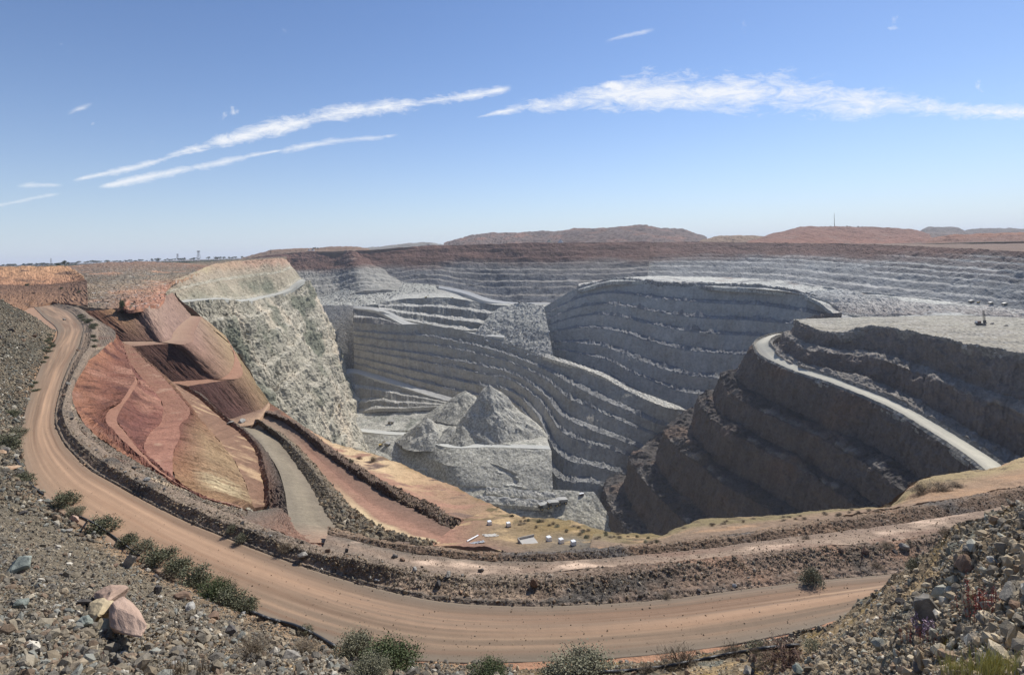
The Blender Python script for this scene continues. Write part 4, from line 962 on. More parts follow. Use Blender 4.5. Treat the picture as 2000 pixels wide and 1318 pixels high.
patch('bench_terrain', [B_back[12:] - np.array((0, 0, .05)), B_back[12:] * .5 + PF * .5, PF], [[C(142, 126, 108), C(164, 140, 118), C(172, 146, 122), C(178, 152, 128), C(184, 160, 134), C(176, 152, 128)], C(158, 134, 112), [C(126, 114, 99), C(140, 122, 104), C(150, 127, 107), C(162, 138, 116)]], M_DIRT,
      ((4, .12, 4, 'p', 314), (.9, .05, 3, 'p', 315)), cell=2.0, paint=benchp, key='BENCH')
patch('safety_bund_terrain', [PF - np.array((0, 0, .05)), T2, K2_], [C(124, 102, 84), C(140, 116, 94), C(156, 130, 104)], M_BERM, ((1.6, .18, 4, 'p', 316), (.4, .08, 3, 's', 317)), cell=2.0,
      paint=lambda c, G, uv, v: blot(blot(c, G, C(152, 122, 96), (5, 5, 5), .1, .2, 318), G, C(112, 104, 96), (6, 6, 6), .1, .2, 319), key='BUND3')
F0 = LZ(-21.1, (1150, 1072, -21.4), (1290, 1060), (1330, 1055), (1360, 1051), (1450, 1040), (1560, 1022), (1680, 1002), (1742, 993), (1790, 985), (1830, 979), (1890, 969), (1950, 957), (2020, 944), (2160, 915), (2500, 846))
RIM2 = LZ(-24, (1160, 1043, -25.3), (1290, 1048, -24.4), (1322, 1031), (1352, 1019), (1450, 1010), (1560, 1003), (1680, 990), (1742, 982), (1772, 956), (1802, 937), (1870, 923), (1940, 912), (2000, 892), (2160, 846), (2520, 740))
def flatp(cols, G, uv, vv):
    s = (vv / vv.max())[:, None]
    k = np.clip((s - .55 + .5 * fbm(G / 5.0, 3, 321)) / .2, 0, 1)
    t = np.linspace(0, 1, G.shape[1])[None]
    yc = OLIVE * np.clip(1.35 - t * 1.2, 0, 1)[..., None] * 1.05 + C(220, 188, 138) * np.clip(t * 1.2 - .35, 0, 1)[..., None]
    cols = cols * (1 - k[..., None]) + yc * k[..., None]
    cols = blot(cols, G, C(186, 148, 112), (8, 3, 5), .12, .2, 322)
    return blot(cols, G, C(116, 100, 76), (1.6, 1.6, 1.6), .2, .15, 323, w=k)
patch('pit_edge_terrain', [F0, F0 * .55 + RIM2 * .45, RIM2], [[C(144, 120, 98), C(150, 126, 104), C(176, 142, 112), C(200, 156, 118)], [C(150, 128, 104), C(166, 136, 106), C(196, 160, 120)], [C(150, 132, 92), C(176, 156, 112), C(214, 186, 136)]], M_DIRT,
      ((5, .3, 4, 'p', 324), (1.2, .14, 4, 'p', 325), (.4, .05, 3, 'p', 326)), cell=2.0, paint=flatp, key='FLAT')

# the steep wall falling into the pit under the rim
def skirt(rail, out, name='pit_wall', col=C(140, 118, 100)):
    t = np.gradient(rail[:, :2], axis=0); t /= np.linalg.norm(t, axis=1)[:, None]
    n = np.stack((-t[:, 1], t[:, 0]), 1) * out
    a = rail.copy(); a[:, 2] -= .3
    b = rail.copy(); b[:, :2] += n * 8; b[:, 2] -= 22
    c = rail.copy(); c[:, :2] += n * 40; c[:, 2] -= 105
    d = rail.copy(); d[:, :2] += n * 100; d[:, 2] = ZC - 344
    patch(name, [a, b, c, d], [col, C(150, 138, 126), G_SH, G_SH], M_WALL, ((20, 2.5, 4, 'p', 331),), cell=5, rows=[8, 10, 10])
skirt(RIM, 1); skirt(P3, 1); skirt(RIM2, 1)
skirt(np.array([w0[6], w2[6], w4[6], RIM[0]]), 1)

# ------------------------------------------------------------------ left hand country behind the road
M1c = LY(0, (-80, 524, 360), (0, 523, 370), (60, 521.5, 380), (128, 521, 400), (143, 527, 392), (162, 541, 365))
M1b = LY(0, (-80, 556, 312), (0, 555, 322), (60, 556, 336), (110, 553, 350), (138, 551, 354), (166, 547, 356))
M2t = LY(0, (-80, 559, 305), (0, 558, 315), (60, 559, 330), (110, 556, 345), (138, 554, 350), (170, 550, 352))
M2b = LY(0, (-80, 606, 190), (0, 604, 212), (45, 604, 243), (66, 600, 260), (104, 592, 272), (172, 600, 246))
def bluffp(cols, G, uv, vv):
    s = fbm(np.stack((uv[..., 0] / 3.5, uv[..., 1] / 30, 0 * uv[..., 0]), -1), 4, 341)
    return blot(cols * (1 + .4 * s)[..., None], G, C(140, 110, 90), (14, 14, 8), .15, .2, 342)
patch('hill', [M1c * np.array((1.5, 1.5, 1)) - np.array((0, 0, 9)), M1c, M1b, M2t, M2b], [C(160, 120, 94), C(224, 172, 128), C(206, 152, 116), C(130, 100, 82), C(178, 136, 106)], M_CUT,
      ((16, 1.2, 4, 'p', 343), ((4, 4, 20), .8, 3, 'r', 344), (2.5, .3, 3, 'p', 345)), cell=1.9, paint=bluffp, rows=[6, 20, 4, 28], key='BLUFF')
M3t = LY(0, (118, 522, 640), (160, 517, 660), (200, 514, 680), (260, 512, 700), (330, 514, 720), (385, 520, 700), (410, 522, 680))
M3m = LY(0, (150, 548, 430), (180, 548, 430), (215, 546, 430), (260, 542, 470), (310, 535, 560), (360, 530, 580), (395, 528, 560))
M3n = LY(0, (165, 552, 400), (190, 556, 385), (225, 556, 380), (270, 552, 400), (308, 545, 470), (350, 540, 500), (392, 532, 530))
M3b = LY(0, (104, 592, 272), (170, 601, 244), (230, 601, 242), (292, 599, 246), (326, 562, 395), (346, 549, 440), (388, 533, 512))
def hillp(cols, G, uv, vv):
    cols = blot(cols, G, C(158, 110, 88), (45, 45, 20), .04, .25, 351, w=np.clip(1.3 - vv, 0, 1)[:, None] * np.ones((1, G.shape[1])))
    cols = blot(cols, G, C(196, 150, 120), (40, 40, 20), .2, .2, 352)
    return cols * (1 + .25 * perlin(G / 4.0, 353) + .2 * perlin(G / 1.8, 354))[..., None]
patch('hill', [M3t + np.array((-20., 120, -4)), M3t, M3m, M3n, M3b], [C(130, 112, 92), C(150, 118, 98), C(128, 118, 102), C(156, 138, 116), [C(128, 118, 102), C(140, 122, 104), C(176, 130, 106), C(190, 130, 104), C(186, 140, 112), C(190, 160, 130)]], M_TALUS,
      ((30, 2.0, 4, 'p', 355), (6, .6, 4, 'p', 356), (2, .3, 3, 's', 357)), cell=1.9, paint=hillp, rows=[5, 18, 6, 28], key='HILL3')
bankc = LZ(-18.6, (238, 596), (250, 586), (264, 577), (290, 569), (305, 563), (309, 556))
patch('clay_bank_terrain', [bankc + np.array((-2.5, .5, -1.6)), bankc, bankc + np.array((1.6, -1, -.6)), bankc + np.array((2.5, -1.5, -2.2))], [C(176, 140, 112), C(214, 160, 130), C(204, 140, 112), C(150, 92, 74)], M_CUT, ((3, .3, 3, 'p', 358),), cell=1.6)
patch('ground', [LY(0, (300, 517, 900), (400, 511, 1000), (480, 506, 1250), (560, 501, 1500)), LY(0, (300, 520, 740), (400, 524, 690), (470, 513, 780), (552, 505.5, 940))], [C(120, 112, 96), C(146, 122, 102)], M_FAR, ((30, 2, 4, 'p', 361), (8, 1, 3, 'p', 362)), cell=2.2)

patch('ground', [LZ(-26, (430, 992, -24), (500, 998, -26), (552, 988, -31), (563, 1003, -27), (585, 1041, -22.7), (640, 1045, -22.5), (700, 1047, -22.6), (800, 1056, -22.2)),
                 LZ(-20.3, (392, 980), (460, 1008), (515, 1028), (560, 1042), (604, 1058), (640, 1070), (700, 1084), (780, 1100))],
      [[C(128, 116, 100), C(122, 110, 96), C(118, 104, 90), C(150, 118, 98), C(186, 146, 118), C(190, 148, 122), C(150, 128, 108), C(140, 120, 104)], [C(140, 122, 104), C(130, 114, 98), C(150, 112, 90), C(160, 118, 96), C(176, 134, 110), C(190, 148, 122)]], M_BERM,
      ((3, .3, 4, 'p', 371), (.8, .1, 3, 's', 372)), cell=2.0)

patch('ground', [LZ(-20.1, (-110, 600), (0, 598), (45, 598), (72, 594), (104, 588)), LZ(-20.12, (-110, 720), (0, 700), (40, 690), (95, 668), (135, 655))], [C(186, 146, 116), C(176, 140, 112)], M_DIRT, ((5, .05, 3, 'p', 381),), cell=2.5)

# ------------------------------------------------------------------ helpers for the things
bpy.context.view_layer.update()
DG = bpy.context.evaluated_depsgraph_get()
def ray(px, py):
    u, v = px - PX0, PY0 - py
    d = Vector(((u * CR + v * SR) / F, 1.0, (-u * SR + v * CR) / F)).normalized()
    ok, loc, nor, idx, ob, mw = scene.ray_cast(DG, Vector((0, 0, ZC)), d)
    if not ok: return None, None
    if nor.z < 0: nor = -nor
    return loc, nor
def drop(x, y, z0=300.0):
    ok, loc, nor, idx, ob, mw = scene.ray_cast(DG, Vector((x, y, z0)), Vector((0, 0, -1)))
    return loc if ok else None
def per_px(p):
    """metres per picture unit at point p"""
    return p[1] / F
def flat_mat(name, col, rough=0.7, metal=0.0, noise=0.15, sc=0.5):
    mt = bpy.data.materials.new(name); mt.use_nodes = True
    T = NT(mt.node_tree); bs = mt.node_tree.nodes['Principled BSDF']
    pos = T.add('ShaderNodeTexCoord').outputs['Object']
    n = T.noise(pos, 1 / sc, 5, .6)
    k = T.math('ADD', 1 - noise, T.math('MULTIPLY', n, noise * 2))
    cc = T.add('ShaderNodeCombineColor')
    for i in range(3): T.put(cc.inputs[i], k)
    T.put(bs.inputs['Base Color'], T.mix(1.0, (*col, 1), cc.outputs[0], 'MULTIPLY'))
    bs.inputs['Roughness'].default_value = rough; bs.inputs['Metallic'].default_value = metal
    return mt
def tag(o, label, cat, group=None):
    o['label'] = label; o['category'] = cat
    if group: o['group'] = group
    return o
def empty(name, loc, rz=0.0, s=1.0):
    o = bpy.data.objects.new(name, None); COL.objects.link(o); o.empty_display_size = .1
    o.location = loc; o.rotation_euler = (0, 0, rz); o.scale = (s, s, s)
    return o
def link(name, me, parent=None, loc=None):
    o = bpy.data.objects.new(name, me); COL.objects.link(o)
    if parent is not None: o.parent = parent
    if loc is not None: o.location = loc
    return o
def copy_tree(o, parent=None):
    c = o.copy(); COL.objects.link(c); c.parent = parent
    for ch in [x for x in bpy.data.objects if x.parent == o]:
        copy_tree(ch, c)
    return c
class MB:
    """collects simple solids into one mesh"""
    def __init__(self): self.bm = bmesh.new()
    def box(self, c, s, rot=None, taper=1.0):
        r = bmesh.ops.create_cube(self.bm, size=1.0)
        M = rot.to_4x4() if rot is not None else Matrix.Identity(4)
        for v in r['verts']:
            k = taper if v.co.z > 0 else 1.0
            v.co = (M @ Vector((v.co.x * s[0] * k, v.co.y * s[1] * k, v.co.z * s[2]))) + Vector(c)
        return self
    def bar(self, a, b, r, n=8, r2=None):
        a, b = Vector(a), Vector(b); d = b - a
        q = bmesh.ops.create_cone(self.bm, cap_ends=True, segments=n, radius1=r, radius2=r if r2 is None else r2, depth=d.length)
        M = d.to_track_quat('Z', 'Y').to_matrix().to_4x4(); M.translation = (a + b) / 2
        for v in q['verts']: v.co = M @ v.co
        return self
    def prism(self, pts, y0, y1):
        vs0 = [self.bm.verts.new((x, y0, z)) for x, z in pts]; vs1 = [self.bm.verts.new((x, y1, z)) for x, z in pts]
        n = len(pts); self.bm.faces.new(vs0); self.bm.faces.new(vs1[::-1])
        for i in range(n): self.bm.faces.new((vs0[i], vs1[i], vs1[(i + 1) % n], vs0[(i + 1) % n]))
        return self
    def build(self, name, mat, parent=None, bevel=0.0):
        if bevel: bmesh.ops.bevel(self.bm, geom=self.bm.edges[:], offset=bevel, segments=2, affect='EDGES', clamp_overlap=True)
        bmesh.ops.recalc_face_normals(self.bm, faces=self.bm.faces[:])
        me = bpy.data.meshes.new(name); self.bm.to_mesh(me); self.bm.free(); me.materials.append(mat)
        return link(name, me, parent)
def raw_mesh(name, V, faces, mat, cols=None, smooth=False):
    me = bpy.data.meshes.new(name); k = faces.shape[1]
    me.vertices.add(len(V)); me.vertices.foreach_set('co', V.reshape(-1).astype(np.float32))
    me.loops.add(faces.size); me.loops.foreach_set('vertex_index', faces.reshape(-1).astype(np.int32))
    me.polygons.add(len(faces))
    me.polygons.foreach_set('loop_start', np.arange(0, faces.size, k, dtype=np.int32))
    me.polygons.foreach_set('loop_total', np.full(len(faces), k, dtype=np.int32))
    me.polygons.foreach_set('use_smooth', np.full(len(faces), smooth))
    if cols is not None:
        at = me.color_attributes.new('Col', 'FLOAT_COLOR', 'POINT')
        cc = np.ones((len(V), 4), np.float32); cc[:, :3] = cols; at.data.foreach_set('color', cc.reshape(-1))
    me.update(calc_edges=True); me.materials.append(mat)
    return me

# ------------------------------------------------------------------ stockpiles on the pit floor
def stockpile(px, py, bpx, bpy_, rpx, label, col, tail=(0, 0), z=None, seed=0, sharp=1.0):
    base = wpt(bpx, bpy_, z=-259 if z is None else z)
    top = wpt(px, py, Y=base[1] + tail[1])
    r = rpx * base[1] / F; h = top[2] - base[2]
    nt, nr = 120, 44
    th = np.linspace(0, 2 * np.pi, nt); rr = np.linspace(0, 1, nr)
    T, R = np.meshgrid(th, rr)
    G = np.zeros((nr, nt, 3))
    rim = r * (1 + .10 * np.sin(2 * T + seed) + .06 * np.sin(5 * T + seed * 2))
    G[..., 0] = base[0] + np.cos(T) * R * rim + (top[0] - base[0]) * (1 - R)
    G[..., 1] = base[1] + np.sin(T) * R * rim * 1.0 + (top[1] - base[1]) * (1 - R)
    G[..., 2] = base[2] - 3 + (h + 3) * (1 - R ** sharp)
    ph = np.stack((np.cos(T) * 3, np.sin(T) * 3, R * .6 + seed), -1)
    G[..., 2] += fbm(np.stack((np.cos(T) * R * 3.2, np.sin(T) * R * 3.2, 0 * R + seed), -1), 4, 401 + seed) * h * .17 * np.minimum(R * 3, 1) * (1.25 - R)
    G[..., 2] -= h * .05 * np.exp(-(R / .12) ** 2)
    G += (fbm(G / 7.0, 3, 402 + seed) * 1.1 * np.clip(R * 3, 0, 1))[..., None] * np.array((.5, -.6, .6))
    G[:, -1] = G[:, 0]
    cols = np.ones((nr, nt, 3)) * col * (1 + .2 * fbm(G / 12.0, 3, 403))[..., None]
    o = grid_object('stockpile', G, cols, M_TALUS, None, False, kind=None)
    SURF['PILE%d' % seed] = G
    tag(o, label, 'stockpile', 'ore stockpiles on the pit floor')
SP = C(186, 184, 174)
stockpile(955, 744, 968, 850, 94, 'tallest pale grey ore stockpile rising to a sharp peak against the benched wall', SP, (0, 8), seed=1, sharp=.92)
stockpile(908, 760, 904, 806, 66, 'blunt grey ore pile half hidden behind the tallest pile', C(176, 174, 164), (0, 10), seed=2, z=-246, sharp=.95)
stockpile(833, 812, 832, 858, 56, 'small grey cone pile at the road edge beside the dust', SP, (0, 4), seed=3, sharp=.9)
stockpile(886, 830, 886, 862, 54, 'low grey cone pile between the small cone and the tallest pile', C(180, 178, 168), (0, 4), seed=4)
stockpile(908, 824, 912, 864, 58, 'low dark sided pile at the foot of the tallest pile', C(170, 168, 158), (0, 4), seed=5)

# ------------------------------------------------------------------ loose stones
M_STONE = rock_mat('loose_stone', 0.06, 0.4, 0.5)
ico = bmesh.new(); bmesh.ops.create_icosphere(ico, subdivisions=1, radius=1.0)
ICO_V = np.array([v.co[:] for v in ico.verts]); ICO_F = np.array([[v.index for v in f.verts] for f in ico.faces]); ico.free()
OCT_V = np.array([(1, 0, 0), (-1, 0, 0), (0, 1, 0), (0, -1, 0), (0, 0, 1), (0, 0, -1)], float) * 1.1
OCT_F = np.array([(0, 2, 4), (2, 1, 4), (1, 3, 4), (3, 0, 4), (2, 0, 5), (1, 2, 5), (3, 1, 5), (0, 3, 5)])
STONE_COLS = np.array([C(150, 138, 120), C(132, 124, 112), C(162, 146, 124), C(118, 112, 104), C(176, 164, 144), C(140, 120, 102), C(150, 150, 142), C(206, 198, 184)])
STONE_COLS = STONE_COLS * np.array((1.0, .98, .91))
STONE_P = np.array([.18, .2, .12, .20, .08, .10, .09, .03])
def scatter_points(G, n, rng, power=.75, mask=None):
    """random points on a grid, denser where the picture shows it larger"""
    c = (G[:-1, :-1] + G[1:, 1:]) / 2
    q = proj(G); e1 = q[1:, :-1] - q[:-1, :-1]; e2 = q[:-1, 1:] - q[:-1, :-1]
    a = np.abs(e1[..., 0] * e2[..., 1] - e1[..., 1] * e2[..., 0])
    qc = proj(c); inside = (qc[..., 0] > -60) & (qc[..., 0] < 2060) & (qc[..., 1] < 1400) & (c[..., 1] > 1.5)
    w = np.where(inside, np.minimum(a, 400) ** power, 0)
    if mask is not None: w = w * mask(c)
    w = w.reshape(-1); w /= w.sum()
    k = rng.choice(len(w), n, p=w)
    i, j = np.unravel_index(k, c.shape[:2])
    s, t = rng.random(n)[:, None], rng.random(n)[:, None]
    P = G[i, j] * (1 - s) * (1 - t) + G[i + 1, j] * s * (1 - t) + G[i, j + 1] * (1 - s) * t + G[i + 1, j + 1] * s * t
    return P, normals(G)[i, j]
def stones(name, key, n, smin, smax, alpha, rng, label, tint=(1, 1, 1), power=.75, mask=None, minpx=1.6, cols=STONE_COLS, probs=STONE_P):
    P, N = scatter_points(SURF[key], n, rng, power, mask)
    size = smin * (1 - rng.random(n) * (1 - (smin / smax) ** alpha)) ** (-1 / alpha)
    size = np.maximum(size, minpx * .5 * P[:, 1] / F)
    c = cols[rng.choice(len(cols), n, p=probs)] * np.array(tint) * rng.uniform(.75, 1.2, (n, 1))
    VV, FF, CC, off = [], [], [], 0
    small = size * F / P[:, 1] < 9.0                  # the smallest chips need fewer faces
    for sel, BV, BF in ((~small, ICO_V, ICO_F), (small, OCT_V, OCT_F)):
        k = np.flatnonzero(sel); m_ = len(k)
        if not m_: continue
        nv = len(BV)
        V = BV[None] * (1 + .42 * (rng.random((m_, nv, 1)) - .5)) * rng.uniform((.7, .55, .4), (1.3, 1.0, .8), (m_, 3))[:, None, :]
        q = rng.normal(size=(m_, 4)); q /= np.linalg.norm(q, axis=1)[:, None]
        w, x, y, z = q.T
        R = np.stack((np.stack((1 - 2 * (y*y + z*z), 2 * (x*y - z*w), 2 * (x*z + y*w)), -1), np.stack((2 * (x*y + z*w), 1 - 2 * (x*x + z*z), 2 * (y*z - x*w)), -1), np.stack((2 * (x*z - y*w), 2 * (y*z + x*w), 1 - 2 * (x*x + y*y)), -1)), 1)
        V = np.einsum('nij,nvj->nvi', R, V) * (size[k] * .5)[:, None, None] + (P[k] + N[k] * (size[k] * .12)[:, None])[:, None, :]
        VV.append(V.reshape(-1, 3)); CC.append(np.repeat(c[k][:, None], nv, 1).reshape(-1, 3))
        FF.append((BF[None] + (np.arange(m_) * nv)[:, None, None]).reshape(-1, 3) + off); off += m_ * nv
    V, Fc, cc = np.concatenate(VV), np.concatenate(FF), np.concatenate(CC)
    me = raw_mesh(name, V.reshape(-1, 3), Fc, M_STONE, np.clip(cc, .01, .85))
    o = link(name, me); o['kind'] = 'stuff'; o['label'] = label
    return o
rng = np.random.default_rng(3)
stones('gravel', 'BANK', 46000, .07, .5, 2.5, rng, 'loose grey brown stones covering the bank beside the haul road')
stones('gravel', 'SPUR', 26000, .05, .34, 2.3, rng, 'broken brown and grey rock covering the spur', tint=(1.46, 1.41, 1.33))
stones('gravel', 'BANK', 12000, .22, .9, 2.4, rng, 'dark rubble on the far part of the stony bank', tint=(.86, .86, .84), power=.6, mask=lambda c: np.clip((c[..., 1] - 38) / 25, 0, 1))
stones('gravel', 'BERM', 14000, .05, .32, 2.2, rng, 'brown gravel heaped along the haul road bund', tint=(.92, .84, .76), mask=lambda c: np.clip((c[..., 2] - ZC + 19.97) * 3, .12, 1))
stones('gravel', 'BUND2', 4500, .15, .9, 2.2, rng, 'dark gravel heaped beside the ramp', tint=(.85, .8, .72))
stones('gravel', 'BUND4', 2500, .15, .7, 2.2, rng, 'dark lumps of rock on the bund along the brown road', tint=(.75, .66, .6))
stones('gravel', 'STRIP', 3500, .06, .4, 2.2, rng, 'gravel on the strip above the red cut', tint=(.92, .88, .84))
stones('gravel', 'BUND3', 3500, .05, .25, 2.2, rng, 'fine gravel on the low bund', tint=(.9, .8, .7))
stones('gravel', 'HILL3', 900, .5, 1.6, 2.2, rng, 'rubble spread on the hillside behind the road', tint=(.95, .92, .85))
GREYS = np.array([C(170, 169, 164), C(156, 155, 150), C(186, 184, 178), C(140, 139, 136)]); GP = np.array([.3, .3, .2, .2])
stones('rubble', 'SLIDE', 1500, 1.2, 7, 2.2, rng, 'pale boulders of the rock slide on the benched wall', power=1, cols=GREYS * 1.35, probs=GP)
for k_ in (1, 2, 3, 4, 5): stones('rubble', 'PILE%d' % k_, 260, .8, 5, 2.0, rng, 'boulders rolled to the foot of the grey stockpiles', power=1, cols=GREYS, probs=GP, mask=lambda c: np.linspace(.15, 1, c.shape[0])[:, None] ** 2 * np.ones(c.shape[:2]))
stones('rubble', 'RUB', 1600, 1.2, 6, 2.2, rng, 'broken grey rock below the far corner of the pit', power=1, cols=GREYS, probs=GP)
stones('gravel', 'ROAD', 900, .04, .12, 2.5, rng, 'small stones scattered on the haul road', tint=(.95, .85, .75))
stones('gravel', 'BENCH', 1500, .04, .2, 2.3, rng, 'small stones scattered on the pink bench', tint=(.9, .8, .72))

# ------------------------------------------------------------------ boulders
def stone_mat(name, a, b, sc=.12):
    mt = bpy.data.materials.new(name); mt.use_nodes = True
    T = NT(mt.node_tree); bs = mt.node_tree.nodes['Principled BSDF']
    tc = T.add('ShaderNodeTexCoord'); rnd = T.add('ShaderNodeObjectInfo').outputs['Random']
    off = T.vmath('ADD', tc.outputs['Object'], T.vmath('SCALE', (7.1, 3.3, 9.7), None))
    n1 = T.noise(tc.outputs['Object'], 1.6, 5, .6, .6); n2 = T.noise(tc.outputs['Object'], 9, 6, .7)
    base = T.mix(T.ramp(n1, .36, .62, 0, 1), (*a, 1), (*b, 1))
    k = T.math('MULTIPLY', T.math('ADD', .55, T.math('MULTIPLY', n2, .9)), T.math('ADD', .78, T.math('MULTIPLY', rnd, .45)))
    cc = T.add('ShaderNodeCombineColor')
    for i in range(3): T.put(cc.inputs[i], k)
    T.put(bs.inputs['Base Color'], T.mix(1.0, base, cc.outputs[0], 'MULTIPLY'))
    bs.inputs['Roughness'].default_value = .95; bs.inputs['Specular IOR Level'].default_value = .15
    bp = T.add('ShaderNodeBump'); bp.inputs['Strength'].default_value = .5; bp.inputs['Distance'].default_value = .08
    T.put(bp.inputs['Height'], n2); T.l.new(bp.outputs[0], bs.inputs['Normal'])
    return mt
SM = {
    'grey': stone_mat('grey_stone', C(166, 158, 144), C(128, 122, 112)),
    'dark': stone_mat('dark_stone', C(104, 98, 92), C(86, 82, 80)),
    'brown': stone_mat('brown_stone', C(150, 122, 98), C(124, 100, 84)),
    'tan': stone_mat('tan_stone', C(196, 166, 132), C(170, 134, 104)),
    'pale': stone_mat('pale_stone', C(206, 200, 186), C(170, 166, 156)),
    'green': stone_mat('green_stone', C(170, 176, 162), C(124, 132, 122)),
    'pink': stone_mat('pink_stone', C(198, 166, 142), C(168, 138, 118)),
    'yellow': stone_mat('yellow_stone', C(196, 176, 136), C(160, 142, 112)),
}
def boulder_mesh(seed, mat, npts=16, flat=(1, .8, .65), detail=2, rough=.05):
    r = np.random.default_rng(seed)
    p = r.normal(size=(npts, 3)); p /= np.linalg.norm(p, axis=1)[:, None]
    p *= (r.uniform(.78, 1.05, (npts, 1)))
    p *= np.array(flat) * .5
    bm = bmesh.new()
    vs = [bm.verts.new(v) for v in p]
    bmesh.ops.convex_hull(bm, input=vs)
    for v in [v for v in bm.verts if not v.link_faces]: bm.verts.remove(v)
    bmesh.ops.bevel(bm, geom=bm.edges[:], offset=.025, segments=1, affect='EDGES', clamp_overlap=True)
    bmesh.ops.triangulate(bm, faces=bm.faces[:])
    long_ = [e for e in bm.edges if e.calc_length() > .12]
    bmesh.ops.subdivide_edges(bm, edges=long_, cuts=detail, use_grid_fill=True)
    bmesh.ops.triangulate(bm, faces=bm.faces[:])
    bm.normal_update()
    co = np.array([v.co[:] for v in bm.verts]); d = fbm(co * 5 + seed, 4, seed) * rough
    for v, k in zip(bm.verts, d): v.co += v.normal * k
    me = bpy.data.meshes.new('boulder'); bm.to_mesh(me); bm.free(); me.materials.append(SM[mat])
    return me
def place_rock(px, py, wpx, mat, label, seed, flat=(1, .8, .65), rot=None, group=None, sink=.22, name='boulder', detail=2):
    loc, nor = ray(px, py + wpx * flat[2] * .25)
    if loc is None: return None
    s = wpx * loc.y / F
    me = boulder_mesh(seed, mat, 14 + seed % 6, flat, detail)
    o = link(name, me); r = np.random.default_rng(seed)
    o.location = loc + Vector((0, 0, s * flat[2] * (.5 - sink)))
    o.rotation_euler = rot if rot is not None else (r.uniform(-.3, .3), r.uniform(-.3, .3), r.uniform(0, 6.28))
    o.scale = (s, s, s)
    return tag(o, label, 'boulder', group)
